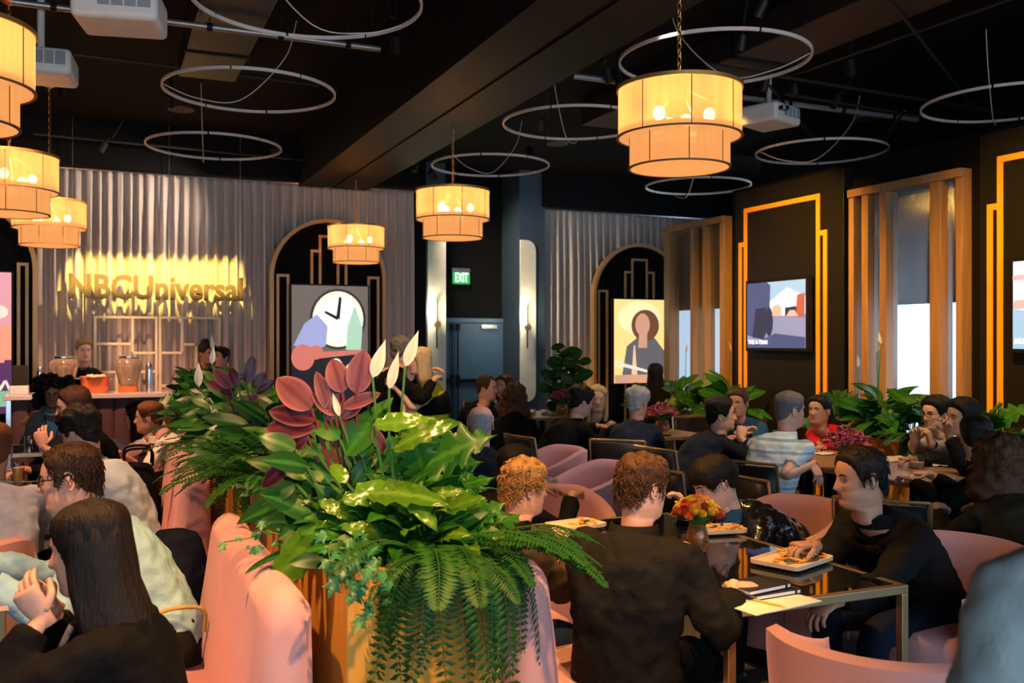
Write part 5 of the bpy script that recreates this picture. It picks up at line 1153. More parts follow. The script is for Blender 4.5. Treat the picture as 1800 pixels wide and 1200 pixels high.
person('dark haired person in a black jacket reaching for food in the right foreground', (1512, 842), 3.9, 164, 'tan', ('short', 'dark'), C_blackw, 'jacket', near=True, hip=.52, pitch=6, shirt=C_black, rh=at(1428, 958, 3.85), rhd=(-1, -.05, .05), lh=at(1440, 1075, 3.5), hand_curl=.75, hthick=.011, beard=True, sw=1.08, legs=C_navy, body=182, pinch=True, extra=lambda P, H, K: food(P, H, K, 1, mat('fry_orange', (.8, .36, .06), .6)))
person('person in a pale teal grey jacket, blurred, standing at the right edge', (1965, 712), 1.32, 60, 'light', ('short', 'brown'), C_teal, 'jacket', stand=True, body=66, near=True, wr=.8)
# ================================================================== PLANTS
def leafm(name, col, rib, edge=None, rough=.36, rand=.25, under=None, trans=.12):
    m = mat('leaf_'+name, col, rough, var=.18, vs=9, rand=rand, spec=.35); nt = m.node_tree; N = nt.nodes; L = nt.links; b = N['Principled BSDF']
    src = b.inputs['Base Color'].links[0].from_socket; at_ = N.new('ShaderNodeAttribute'); at_.attribute_name = 'leafcol'; sp_ = N.new('ShaderNodeSeparateColor'); L.new(at_.outputs['Color'], sp_.inputs[0])
    mx = N.new('ShaderNodeMix'); mx.data_type = 'RGBA'; mx.inputs[7].default_value = (*rib, 1); L.new(sp_.outputs[0], mx.inputs[0]); L.new(src, mx.inputs[6]); out = mx.outputs[2]
    if edge:
        m2 = N.new('ShaderNodeMix'); m2.data_type = 'RGBA'; m2.inputs[7].default_value = (*edge, 1); L.new(sp_.outputs[1], m2.inputs[0]); L.new(out, m2.inputs[6]); out = m2.outputs[2]
    L.new(out, b.inputs['Base Color'])
    o = [n for n in N if n.type == 'OUTPUT_MATERIAL'][0]; tl = N.new('ShaderNodeBsdfTranslucent'); L.new(out, tl.inputs[0]); ms = N.new('ShaderNodeMixShader'); ms.inputs[0].default_value = trans
    L.new(b.outputs[0], ms.inputs[1]); L.new(tl.outputs[0], ms.inputs[2]); L.new(ms.outputs[0], o.inputs[0]); return m
ML = {'lily': leafm('lily', (.014, .10, .006), (.04, .17, .015)), 'philo': leafm('philo', (.014, .095, .009), (.04, .16, .015), rough=.34), 'nest': leafm('nest', (.055, .15, .008), (.10, .22, .02), rough=.2), 'ficus': leafm('ficus', (.07, .013, .022), (.14, .026, .03), (.22, .07, .08), rough=.3), 'ficusu': leafm('ficus_under', (.15, .042, .05), (.09, .016, .022), (.30, .10, .10), rough=.45),
      'spathe': leafm('spathe', (.80, .78, .68), (.75, .76, .5), rough=.45, rand=.05, trans=.3), 'ivy': leafm('ivy', (.022, .15, .055), (.08, .25, .10)), 'fern': leafm('fern', (.011, .078, .011), (.03, .12, .02), rough=.45, trans=.2), 'fig': leafm('fig', (.016, .075, .012), (.05, .14, .02), rough=.3), 'dark': leafm('dark', (.008, .062, .012), (.03, .15, .03), rough=.36),
      'petal': leafm('petal', (.26, .008, .02), (.45, .02, .05), (.75, .42, .45), rough=.4)}
M_stem = mat('plant_stem', (.05, .16, .02), .5); M_stemr = mat('plant_stem_red', (.20, .03, .03), .5)
LM = {}
def leaf_mesh(kind, v):
    key = (kind, v)
    if key in LM: return LM[key]
    rg = random.Random(hash((len(kind), v, kind[0], kind[-1])) % 9999+v)
    V = []; F = []; Cc = []
    if kind.startswith('fern'):
        n = 34
        path = {'fern': [(0, 0), (.3, .12), (.6, .13), (.85, .04), (1, -.08)], 'fernhang': [(0, 0), (.14, .07), (.28, .03), (.36, -.15), (.40, -.45), (.41, -.85)], 'fernup': [(0, 0), (.25, .25), (.5, .40), (.75, .45), (1, .38)]}[kind]
        P = catmull([(0, a, b) for a, b in path], 12); P[:, 0] += np.linspace(0, 1, len(P))**2*rg.uniform(-.12, .12)
        T = np.gradient(P, axis=0); T /= np.linalg.norm(T, axis=1)[:, None]
        mb = MB(); mb.tube(P[::4], np.linspace(.006, .002, len(P[::4])), 4, caps=False); V += mb.v; F += mb.f; Cc += [(1, 0)]*len(mb.v)
        for i in range(n):
            q = .08+.92*i/(n-1); k = q*(len(P)-1); a = int(min(k, len(P)-2)); p = P[a]+(P[a+1]-P[a])*(k-a); t = T[a]; s = np.array((1, 0, 0)); nn = np.cross(s, t)
            ll = .115*(math.sin(math.pi*min(1, q*.94+.06))**.6)+.008; hw = .0165
            for sg in (-1, 1):
                d = s*sg*.95+t*.28-nn*rg.uniform(.0, .25); d /= np.linalg.norm(d); b = len(V); jj = rg.uniform(.85, 1.1)*ll
                V += [tuple(p-t*hw*.6), tuple(p+d*jj*.5-t*hw-nn*.004), tuple(p+d*jj), tuple(p+d*jj*.5+t*hw-nn*.004), tuple(p+d*jj*.45+nn*.005)]
                F += [[b, b+1, b+4], [b+1, b+2, b+4], [b+2, b+3, b+4], [b+3, b, b+4]]; Cc += [(0, 0), (0, 0), (0, 1), (0, 0), (.6, 0)]
    elif kind == 'ivy':
        A = [(0, 0)]+[(R(a), r_) for a, r_ in ((-150, .40), (-118, .62), (-90, .36), (-58, .80), (-30, .50), (0, 1.0), (30, .50), (58, .80), (90, .36), (118, .62), (150, .40))]
        V = [(0, .12, 0)]; Cc = [(1, 0)]
        for a, r_ in A[1:]: V.append((.5*r_*math.sin(a), .25+.55*r_*math.cos(a), .05*math.sin(a*3)-.10*r_)); Cc.append((0, 0))
        F = [[0, i, i+1] for i in range(1, 11)]+[[0, 11, 1]]
    else:
        nu, nv = (18, 10) if kind == 'philo' else (12, 6)
        droop = {'lily': .22, 'philo': .18, 'nest': .28, 'ficus': .10, 'ficusu': .10, 'spathe': .10, 'fig': .12, 'dark': .2, 'petal': .45}[kind]*rg.uniform(.7, 1.4)
        for i in range(nu+1):
            u = i/nu
            if kind in ('lily', 'dark'): h = math.sin(math.pi*u**.75)**.85*.17*(1 if u < .9 else 1)
            elif kind in ('ficus', 'ficusu'): h = math.sin(math.pi*u**.9)**.62*.29
            elif kind == 'spathe': h = math.sin(math.pi*u**.7)**1.2*.13
            elif kind == 'fig': h = (math.sin(math.pi*u**1.2)**.6*.30)
            elif kind == 'petal': h = math.sin(math.pi*u**.8)**.8*.18
            elif kind == 'nest': h = math.sin(math.pi*u**.8)**.6*.15
            else:
                h = math.sin(math.pi*min(1, u*.93+.07)**.8)**.7*.42
                h *= 1-.55*(.5+.5*math.cos(u*2*math.pi*5.0+.6))**1.5*(1 if .08 < u < .95 else 0)
            for j in range(nv+1):
                w_ = 2*j/nv-1; fold = .16 if kind in ('lily', 'philo', 'dark') else .08
                if kind == 'spathe': fold = .55
                y = u-(.10*abs(w_) if kind == 'philo' else 0); z = -droop*u*u+fold*abs(w_)*h+.012*math.sin(u*9+v)*w_
                if kind == 'nest': z += .042*math.sin(u*30)*abs(w_)+.02*math.sin(u*20+w_*5)
                if kind == 'petal': z += .3*h*w_*w_
                V.append((w_*h, y, z)); Cc.append((max(0, 1-abs(w_)*nv*.8), sstep(.72, 1.0, abs(w_))))
        for i in range(nu):
            for j in range(nv): a = i*(nv+1)+j; F.append([a, a+1, a+nv+2, a+nv+1])
    me = bpy.data.meshes.new('leaf_'+kind); me.from_pydata([tuple(map(float, p)) for p in V], [], F); me.polygons.foreach_set('use_smooth', [True]*len(F))
    ca = me.color_attributes.new('leafcol', 'FLOAT_COLOR', 'POINT')
    for i, (a, b) in enumerate(Cc): ca.data[i].color = (a, b, 0, 1)
    me.materials.append(ML['fern' if kind.startswith('fern') else kind]); LM[key] = me; return me
PARTN = {'fern': 'frond', 'fernhang': 'frond', 'fernup': 'frond', 'spathe': 'flower', 'petal': 'petal'}
def leaf(P, kind, B, T, nrm, ws=1., v=None):
    """a leaf from B to T in world space, upper face towards nrm"""
    o = bpy.data.objects.new(PARTN.get(kind, 'leaf'), leaf_mesh(kind, random.randrange(4) if v is None else v)); COL.objects.link(o)
    B = Vector(B); T = Vector(T); y = T-B; L_ = y.length; y.normalize(); n = Vector(nrm); n = n-y*n.dot(y)
    if n.length < .01: n = y.orthogonal()
    n.normalize(); x = y.cross(n); o.parent = P
    l = B-ORG[P.name]
    o.matrix_local = Matrix(((x.x*L_*ws, y.x*L_, n.x*L_, l.x), (x.y*L_*ws, y.y*L_, n.y*L_, l.y), (x.z*L_*ws, y.z*L_, n.z*L_, l.z), (0, 0, 0, 1)))
    return o
def stems(P, paths, m=None, r=.004):
    mb = MB()
    for p in paths: mb.tube(p, r, 5, 3, caps=False)
    if paths: mb.build('stems', m or M_stem, P)
UP = Vector((0, 0, 1))
def bush(name, label, O, kind, n, h, spread, L_, ws=1., group='plants in the oak planters', rg=None, flowers=0, bias=Vector((0, 0, 0)), tilt=.5, mstem=None):
    rg = rg or random.Random(int(O[0]*991+O[1]*313+len(label))); O = Vector(O); P = thing(name, label, 'plant', O, group); st = []
    for i in range(n):
        a = rg.uniform(0, 6.283); q = (i+.5)/n; d = Vector((math.cos(a), math.sin(a), 0))*(.25+.75*q)+bias*.5
        B = O+d*spread*(.25+.5*q)+UP*h*rg.uniform(.55, 1.0)*(1-.55*q); l = L_*rg.uniform(.75, 1.2)
        e = (1-q)*.9+tilt*rg.uniform(-.5, .5); T = B+(d.normalized()*1.0+UP*e).normalized()*l
        leaf(P, kind, B, T, UP*.7+d.normalized()*-.3+(CAMV-B).normalized()*rg.uniform(.1, 1.2)+Vector((rg.uniform(-.35, .35), rg.uniform(-.35, .35), 0)), ws*rg.uniform(.85, 1.15))
        if h > .05: st.append([O+d*.03, (O+B)/2+UP*.03, B])
    for i in range(flowers):
        a = rg.uniform(0, 6.283); d = Vector((math.cos(a), math.sin(a), 0)); B = O+d*spread*.4*rg.random()+UP*(h*1.3+L_*rg.uniform(.5, .9)); T = B+(UP+d*.25).normalized()*.12
        leaf(P, 'spathe', B, T, d+Vector((0, -1, .2)), 1.1); st.append([O, (O+B)/2+d*.03, B])
    stems(P, st, mstem); return P
def fern(label, O, n, L_, kinds=('fern', 'fernup'), dirs=None, group='plants in the oak planters', seed=1):
    rg = random.Random(seed); P = thing('fern', label, 'fern', O, group); O = Vector(O)
    for i in range(n):
        a = rg.uniform(*dirs) if dirs else rg.uniform(0, 6.283); d = Vector((math.cos(a), math.sin(a), 0)); k = kinds[i % len(kinds)]; l = L_*rg.uniform(.7, 1.15)
        B = O+d*.03+Vector((rg.uniform(-.06, .06), rg.uniform(-.06, .06), 0)); leaf(P, k, B, B+d*l+(UP*rg.uniform(-.05, .25)*l if k != 'fernhang' else Vector((0, 0, 0))), UP+Vector((rg.uniform(-.2, .2), rg.uniform(-.2, .2), 0)), rg.uniform(.9, 1.15))
    return P
CAMV = Vector((0, 0, CAMH))
def hero(P, kind, b, t, d, ws=1., dn=0., nz=.35, v=None, dt=0.):
    B = at(b[0], b[1], d); T = at(t[0], t[1], d+dt); n = (CAMV-B).normalized()+UP*nz+Vector((dn, 0, 0)); return leaf(P, kind, B, T, n, ws, v), B
G = 'plants in the oak planters'
S1 = PLZ-.06
# rubber plants with the pink leaves
def ficus(label, root, leaves, d):
    O = Vector(root); P = thing('rubber_plant', label, 'plant', O, G); st = []
    for b, t, ws, u in leaves:
        if d > 4: t = (b[0]+(t[0]-b[0])*.72, b[1]+(t[1]-b[1])*.72); b = (b[0]+(t[0]-b[0])*.25, b[1]+(t[1]-b[1])*.25)
        o, B = hero(P, 'ficusu' if u else 'ficus', b, t, d, ws, nz=.15); st.append([O, O*.45+B*.55+Vector((0, 0, -.02)), B])
    stems(P, st, M_stemr, .005)
ficus('rubber plant with large dusky pink leaves at the heart of the nearest planter', (.80, 3.05, S1), [((602, 690), (584, 630), 1.15, 1), ((626, 692), (640, 615), 1.05, 1), ((548, 718), (486, 662), 1.1, 1), ((556, 738), (470, 720), .75, 0), ((556, 748), (466, 752), .8, 0), ((512, 806), (458, 858), .7, 0), ((578, 722), (556, 652), .6, 1), ((602, 716), (668, 690), .6, 1), ((590, 730), (548, 690), .7, 1), ((572, 740), (600, 690), .8, 0), ((600, 735), (640, 700), .8, 0), ((540, 765), (500, 800), .8, 0), ((655, 752), (680, 800), .7, 1)], 3.0)
ficus('rubber plant with burgundy leaves on the second planter', (.82, 5.1, S1), [((428, 690), (452, 600), .8, 0), ((422, 690), (398, 628), 1., 0), ((415, 695), (362, 628), .9, 1), ((435, 690), (480, 640), 1., 0), ((420, 700), (372, 672), 1., 0), ((440, 700), (500, 655), .7, 0), ((405, 690), (345, 660), .8, 1), ((430, 705), (462, 690), 1., 0)], 5.0)
# peace lilies
def lily(label, root, leaves, flowers, d):
    O = Vector(root); P = thing('peace_lily', label, 'plant', O, G); st = []
    for b, t, ws in leaves: o, B = hero(P, 'lily', b, t, d, ws, nz=.5, dn=random.uniform(-.3, .3)); st.append([O, O*.5+B*.5, B])
    for b, t, ws in flowers: o, B = hero(P, 'spathe', b, t, d, ws, nz=.0, v=1); st.append([O, O*.4+B*.6, B])
    stems(P, st, None, .0045)
lily('peace lily with tall white flowers rising above the nearest planter', (.86, 2.95, S1), [((606, 802), (678, 694), 1.25), ((598, 772), (530, 716), 1.3), ((638, 806), (650, 732), 1.4), ((560, 800), (520, 765), 1.2), ((620, 850), (655, 795), 1.3), ((540, 842), (478, 790), 1.4), ((660, 830), (720, 770), 1.2), ((580, 850), (540, 800), 1.4), ((690, 870), (740, 830), 1.3)],
     [((655, 664), (678, 596), 1.3), ((684, 684), (701, 616), 1.0), ((712, 644), (736, 580), 1.2), ((597, 732), (584, 688), 1.0)], 3.0)
lily('peace lily with white flowers on the second planter', (.85, 5.7, S1), [((400, 700), (350, 640), 1.2), ((410, 710), (450, 655), 1.2), ((395, 715), (330, 690), 1.3)], [((349, 680), (349, 636), 1.3), ((372, 640), (376, 608), 1.2)], 5.6)
def phil(label, root, leaves, d):
    O = Vector(root); P = thing('philodendron', label, 'plant', O, G); st = []
    for kind, b, t, ws in leaves: o, B = hero(P, kind, b, t, d, ws, nz=.7, dn=random.uniform(-.4, .4), dt=random.uniform(-.15, .1)); st.append([O, O*.5+B*.5+Vector((0, 0, .03)), B])
    stems(P, st, None, .005)
phil('philodendron with deeply cut bright green leaves at the right of the nearest planter', (.98, 2.95, S1), [('philo', (742, 822), (716, 732), 1.1), ('philo', (748, 818), (852, 752), .95), ('philo', (752, 836), (838, 800), 1.0), ('philo', (730, 860), (800, 880), 1.0), ('philo', (700, 830), (690, 760), 1.0), ('philo', (720, 900), (640, 880), 1.), ('philo', (780, 870), (852, 850), 1.)], 3.0)
phil("bird's nest fern with crinkled golden green leaves in the nearest planter", (.86, 2.85, S1), [('nest', (655, 748), (768, 722), 1.1), ('nest', (645, 868), (765, 848), 1.3), ('nest', (600, 880), (720, 835), 1.2), ('nest', (575, 915), (455, 1042), 1.35), ('nest', (688, 790), (782, 728), 1.1), ('nest', (610, 850), (578, 800), 1.2), ('nest', (700, 850), (760, 900), 1.3), ('nest', (560, 880), (630, 905), 1.2), ('nest', (745, 875), (800, 850), 1.1)], 2.85)
phil('philodendron with dark glossy leaves at the left of the nearest planter', (.72, 2.95, S1), [('dark', (545, 882), (464, 836), 1.7), ('dark', (556, 908), (468, 858), 1.6), ('dark', (540, 820), (470, 800), 1.6), ('dark', (560, 940), (500, 960), 1.6), ('dark', (520, 790), (452, 760), 1.6), ('dark', (520, 850), (455, 885), 1.5), ('dark', (600, 900), (560, 850), 1.5)], 2.95)
# fillers
rg = random.Random(11)
bush('philodendron', 'leafy philodendron in the middle of the nearest planter', (.87, 3.35, S1), 'philo', 20, .26, .26, .24, rg=rg)
bush('philodendron', 'leafy dark philodendron at the back of the nearest planter', (.87, 3.85, S1), 'dark', 26, .30, .26, .26, 1.3, rg=rg)
bush('peace_lily', 'broad leaved peace lily at the far end of the nearest planter', (.87, 4.2, S1), 'lily', 26, .30, .22, .28, 1.2, rg=rg)
bush('philodendron', 'low leafy plant at the front of the nearest planter', (.87, 2.75, S1), 'dark', 34, .16, .26, .16, 1.4, rg=rg)
bush('philodendron', 'cut leaved plant at the front right of the nearest planter', (1.0, 2.8, S1), 'philo', 22, .20, .24, .17, rg=rg)
bush('philodendron', 'dark leafy plant at the left rim of the nearest planter', (.74, 2.95, S1), 'dark', 34, .24, .26, .17, 1.4, rg=rg)
bush('peace_lily', 'leafy peace lily at the centre of the nearest planter', (.88, 3.05, S1), 'lily', 34, .30, .26, .20, 1.3, rg=rg)
bush('leafy_plant', 'glossy golden leaved plant right of the centre of the nearest planter', (.98, 3.2, S1), 'nest', 24, .26, .26, .20, 1.3, rg=rg)
bush('leafy_plant', 'small leaved plant filling the left of the nearest planter', (.76, 3.1, S1), 'dark', 60, .32, .28, .14, 1.6, rg=rg)
bush('leafy_plant', 'small cut leaved plant filling the right of the nearest planter', (.97, 2.98, S1), 'philo', 50, .34, .26, .15, rg=rg)
bush('leafy_plant', 'small bright leaved plant filling the centre of the nearest planter', (.87, 2.82, S1), 'lily', 56, .28, .28, .14, 1.6, rg=rg)
bush('leafy_plant', 'crinkled golden leaved plant at the front of the nearest planter', (.92, 2.74, S1), 'nest', 30, .22, .26, .15, 1.5, rg=rg)
for i, (y, k, h, lab) in enumerate(((5.1, 'dark', .34, 'dark glossy plant at the near end of the second planter'), (5.5, 'philo', .30, 'cut leaved plant at the second planter'), (5.95, 'dark', .34, 'dark leafy plant in the middle of the second planter'), (6.4, 'lily', .34, 'lily like plant in the second planter'), (6.8, 'dark', .32, 'dark leafy plant at the far end of the second planter'), (7.8, 'dark', .34, 'dark leafy plant at the near end of the third planter'), (8.5, 'philo', .36, 'cut leaved plant in the middle of the third planter'), (9.1, 'dark', .36, 'dark leafy plant at the far end of the third planter'))):
    bush('leafy_plant', lab, (.86, y, S1), k, 40, h+.06, .30, .22, 1.35 if k != 'philo' else 1., rg=rg, flowers=1 if i == 5 else 0, bias=Vector((-.10, 0, 0)))
fern('fern with long fronds hanging over the front of the nearest planter', (.93, 2.66, PLZ+.0), 24, .44, ('fernhang', 'fernhang', 'fernhang', 'fern'), (R(-150), R(-40)), seed=2)
fern('fern with fronds arching over the right side of the nearest planter', (1.04, 2.74, PLZ-.02), 24, .40, ('fern', 'fernhang'), (R(-75), R(15)), seed=3)
fern('low bushy fern at the right of the nearest planter', (1.0, 3.1, PLZ-.02), 22, .28, ('fern', 'fern', 'fernup'), (R(-80), R(40)), seed=4)
fern('fern with fronds reaching over the banquette at the near end of the second planter', (.72, 4.98, PLZ-.05), 24, .40, ('fern', 'fernhang', 'fern'), (R(120), R(290)), seed=5)
fern('fern with fronds reaching left in the middle of the second planter', (.70, 5.7, PLZ-.05), 20, .36, ('fern', 'fernhang'), (R(110), R(260)), seed=6)
fern('fern with fronds reaching left at the far end of the second planter', (.70, 6.5, PLZ-.05), 20, .34, ('fern', 'fernhang'), (R(110), R(260)), seed=7)
fern('fern with fronds over the third banquette', (.72, 7.7, PLZ-.05), 20, .34, ('fern', 'fernup'), (R(110), R(260)), seed=8)
fern('fern with fronds at the far end of the nearest planter', (.70, 4.1, PLZ+.04), 24, .40, ('fern', 'fernup'), (R(90), R(260)), seed=9)
# trailing ivy over the left front corner
def ivy(label, pts, seed, n=16, s=.055):
    rg = random.Random(seed); O = Vector(pts[0][0]); P = thing('ivy', label, 'ivy', O, G); paths = []
    for path in pts:
        q = catmull([tuple(p) for p in path], 8); paths.append([Vector(x) for x in q[::3]]+[Vector(q[-1])])
        for i in range(n):
            k = rg.randrange(len(q)); b = Vector(q[k])+Vector((rg.uniform(-.03, .03), rg.uniform(-.03, .01), rg.uniform(-.03, .03))); d = Vector((rg.uniform(-1, .5), -.5, rg.uniform(-1, .3))).normalized()
            l = s*rg.uniform(.6, 1.35); leaf(P, 'ivy', b, b+d*l, (CAMV-b).normalized()+UP*.5+Vector((rg.uniform(-.5, .5), 0, rg.uniform(-.3, .3))), 1.)
    stems(P, paths, None, .0025)
ivy('ivy trailing over the left front corner of the nearest planter', [[(.72, 2.72, 1.05), at(600, 980, 2.6), at(625, 1030, 2.52), at(648, 1075, 2.5)], [(.74, 2.72, 1.05), at(640, 960, 2.6), at(665, 1000, 2.5), at(680, 1035, 2.5)], [(.70, 2.72, 1.05), at(585, 950, 2.65), at(580, 985, 2.6), at(600, 1010, 2.55)]], 3, 18, .062)
ivy('ivy sprig reaching left over the nearest pink banquette', [[(.64, 2.9, 1.02), at(470, 935, 2.9), at(440, 945, 2.85), at(395, 952, 2.8)], [(.64, 3.0, 1.02), at(490, 920, 2.95), at(462, 928, 2.9), at(455, 945, 2.9)]], 5, 9, .04)
# window planters and fig tree
WG = 'plants before the windows'
for i, (y, k, h, lab, fl) in enumerate(((5.45, 'philo', .30, 'cut leaved plant right of the man in glasses', 0), (5.85, 'dark', .30, 'dark leafy plant behind the man in glasses', 0), (6.2, 'philo', .40, 'cut leaved plant in the middle of the near window planter', 0), (6.55, 'lily', .50, 'peace lily with white flowers before the near window', 3), (6.85, 'philo', .34, 'cut leaved plant at the left of the near window planter', 1), (8.8, 'lily', .45, 'lily like plant beside the middle media panel', 1), (9.3, 'philo', .38, 'cut leaved plant in the far window planter', 0), (9.8, 'lily', .40, 'broad green plant in the middle of the far window planter', 1), (10.3, 'dark', .36, 'dark leafy plant at the far end of the far window planter', 0))):
    bush('leafy_plant', lab, (6.6, y, .73), k, 24, h, .36, .32, 1.25 if k != 'philo' else 1., WG, rg=rg, flowers=fl)
fern('fern hanging over the far window planter', (6.45, 8.9, .80), 22, .45, ('fern', 'fernhang'), (R(110), R(250)), WG, 12)
fern('fern hanging over the near window planter', (6.45, 6.0, .80), 22, .45, ('fern', 'fernhang'), (R(110), R(250)), WG, 13)
p = at(995, 700, 12.0); O = Vector((p.x, p.y, .42))
t = thing('plant_pot', 'dark pot of the leafy fig tree beside the door', 'pot', (p.x, p.y, 0)); MB().lathe([(.001, 0), (.16, 0), (.20, .4), (.19, .42), (.17, .40), (.001, .38)], n=28).build('pot_body', M_black, t, world=False); MB().lathe([(.001, .385), (.168, .39)], n=20).build('soil', M_soil, t, world=False)
P = thing('fig_tree', 'fiddle leaf fig tree with big dark leaves beside the door', 'plant', O); st = []
rgf = random.Random(8)
for k in range(5):
    top_ = O+Vector((rgf.uniform(-.22, .22), rgf.uniform(-.2, .2), rgf.uniform(.75, 1.18))); st.append([O, (O+top_)/2, top_])
    for i in range(16):
        q = .35+.65*i/15; B = O.lerp(top_, q); a = i*2.4+k; d = Vector((math.cos(a), math.sin(a), rgf.uniform(-.1, .7))); leaf(P, 'fig', B, B+d.normalized()*rgf.uniform(.18, .27), UP*.5+d*-.3+(CAMV-B).normalized()*rgf.uniform(.3, 1.2))
stems(P, st, mat('bark', (.10, .06, .03), .8), .009)
# ================================================================== TABLE THINGS
def bouquet(label, p, kind, n, R_, vm, vr=.06, vh=.13):
    rg = random.Random(int(p[0]*100)); t = thing('flower_vase', label, 'flower vase', p, 'flower vases on the tables'); O = Vector(p)
    MB().lathe([(.001, .004), (vr*.75, .0), (vr, vh*.35), (vr*.85, vh*.75), (vr*.7, vh*.9), (vr*.78, vh), (vr*.7, vh), (vr*.62, vh*.88), (vr*.9, vh*.4), (.001, .012)], n=24).build('vase', vm, t, world=False)
    st = []; cols = [mat('rose_orange', (.72, .18, .025), .6), mat('rose_amber', (.75, .33, .05), .6), mat('rose_rust', (.38, .06, .02), .6), mat('rose_gold', (.70, .50, .05), .6)]
    for i in range(n):
        a = i*2.399; q = math.sqrt((i+.5)/n); d = Vector((math.cos(a)*q, math.sin(a)*q, 0)); c = O+Vector((0, 0, vh))+d*R_+UP*(R_*.9*(1-q*q*.75)+.02)
        nrm = (d+UP*.8).normalized(); st.append([O+UP*vh*.5, O+UP*vh+d*.02, c])
        if kind == 'rose':
            s = rg.uniform(.016, .026); mb = MB(); qn = nrm.to_track_quat('Z', 'Y').to_matrix()
            for ly in range(3):
                for kk in range(5):
                    aa = kk*1.257+ly*.6; rr = s*(.35+.32*ly); pts = []
                    for u in range(4):
                        row = []
                        for v in range(5):
                            th = aa+(v/4-.5)*1.5; rad = rr*(.55+.5*math.sin(u/3*1.7)); row.append(c+qn @ Vector((rad*math.cos(th), rad*math.sin(th), s*(u/3*1.3-.5-.12*ly))))
                        pts.append(row)
                    mb.grid(pts, False)
            mb.build('blossom', cols[rg.randrange(4)], t, smooth=180)
        else:
            fl = bpy.data.objects.new('blossom_stub', None); bpy.data.objects.remove(fl)
            for kk in range(4):
                aa = kk*1.57+i; dd = (nrm+Vector((math.cos(aa), math.sin(aa), rg.uniform(-.2, .6)))*.9).normalized(); leaf(t, 'petal', c, c+dd*rg.uniform(.05, .085), nrm, 1.4)
    for i in range(7):
        a = rg.uniform(0, 6.28); d = Vector((math.cos(a), math.sin(a), rg.uniform(.1, .5))); b = O+UP*(vh+.02); leaf(t, 'ivy' if kind == 'rose' else 'lily', b+d*R_*.3, b+d*R_*1.15, UP, 1.)
    stems(t, st, None, .0025)
bouquet('vase of orange and rust roses on the foreground glass table', onz(1226, 968, TZ), 'rose', 34, .10, M_amberglass, .05, .12)
bouquet('vase of dark red white edged flowers on the table of the striped shirt', onz(1487, 828, TZ), 'orchid', 26, .13, M_amberglass, .08, .13)
bouquet('vase of dark red white edged flowers on the far wooden table', onz(1164, 762, TZ), 'orchid', 26, .13, M_amberglass, .08, .13)
bouquet('vase of dark red white edged flowers on the table before the fig tree', onz(988, 727, TZ), 'orchid', 22, .14, M_amberglass, .08, .13)
M_ceramic = mat('ceramic_cream', (.72, .55, .38), .35); M_fry = mat('fries', (.75, .36, .07), .6); M_herb = mat('herbs', (.06, .10, .02), .7)
def tray(label, p, sx, sy, rz, food_n=30, seed=1):
    rg = random.Random(seed); t = thing('serving_tray', label, 'tray', p, 'trays and plates of food', R(rz)); r_ = .025; o = []
    for cx, cy, a in ((sx/2-r_, -sy/2+r_, -90), (sx/2-r_, sy/2-r_, 0), (-sx/2+r_, sy/2-r_, 90), (-sx/2+r_, -sy/2+r_, 180)): o += [(cx+r_*math.cos(R(a+q)), cy+r_*math.sin(R(a+q))) for q in range(0, 91, 18)]
    mb = MB(); rows = [[(u*k, v*k, z) for u, v in o] for k, z in ((.9, .0), (1, .006), (1.0, .022), (.97, .022), (.93, .012), (.5, .010), (.02, .010))]; mb.grid(rows).build('tray_body', M_ceramic, t, world=False, smooth=35)
    for i in range(food_n):
        a = rg.uniform(0, 6.28); c = Vector((rg.gauss(sx*.12, sx*.16), rg.gauss(0, sy*.18), .016+rg.random()*.014)); c.x = max(-sx*.4, min(sx*.4, c.x)); c.y = max(-sy*.38, min(sy*.38, c.y)); d = Vector((math.cos(a), math.sin(a), rg.uniform(-.1, .3)))*.022
        MB().tube([c-d, c, c+d], [.004, .006, .004], 5, 1).build('morsel', M_fry if i % 4 else M_herb, t, world=False)
tray('cream tray of orange fries reached for by the man in the right foreground', onz(1392, 988, TZ+.005), .30, .22, 20, 44, 1)
tray('cream tray beside the arm of the rust haired man', onz(1012, 926, TZ+.005), .26, .18, 10, 10, 2)
tray('cream tray behind the vase of roses', onz(1262, 934, TZ+.005), .24, .16, -10, 14, 3)
tray('plate of food between the long haired diner and her neighbour', onz(20, 1062, TZ+.005), .26, .2, 0, 16, 4)
M_paper = mat('paper_cream', (.74, .68, .58), .7); M_note = mat('notebook_black', (.012, .012, .014), .45); M_pages = mat('page_edges', (.75, .72, .66), .8)
def stackM(px, py, z): return onz(px, py, z)
p = onz(1345, 1056, TZ+.001); t = thing('paper_sheets', 'loose cream paper sheets under the notebooks', 'paper', p, None, R(8)); MB().box(-.16, .16, -.11, .11, 0, .003).build('sheet', M_paper, t, world=False, smooth=None); o = MB().box(-.15, .15, -.10, .10, .003, .005).build('sheet', M_paper, t, world=False, smooth=None); o.rotation_euler = (0, 0, R(6))
def notebook(label, p, rz):
    t = thing('notebook', label, 'notebook', p, 'black notebooks on the foreground table', R(rz)); MB().box(-.105, .105, -.07, .07, 0, .003).build('cover', M_note, t, world=False, smooth=None, bevel=.001); MB().box(-.102, .100, -.067, .067, .003, .014).build('pages', M_pages, t, world=False, smooth=None)
    MB().box(-.105, .105, -.07, .07, .014, .017).build('cover', M_note, t, world=False, smooth=None, bevel=.001); MB().box(.075, .081, -.0715, .0715, -.0005, .0178).build('elastic_band', M_black, t, world=False, smooth=None)
p = onz(1338, 1042, TZ+.006); notebook('lower black notebook in the stack of two on the foreground table', p+Vector((.02, 0, 0)), 4); notebook('upper black notebook in the stack of two on the foreground table', p+Vector((-.012, .012, .0185)), 9)
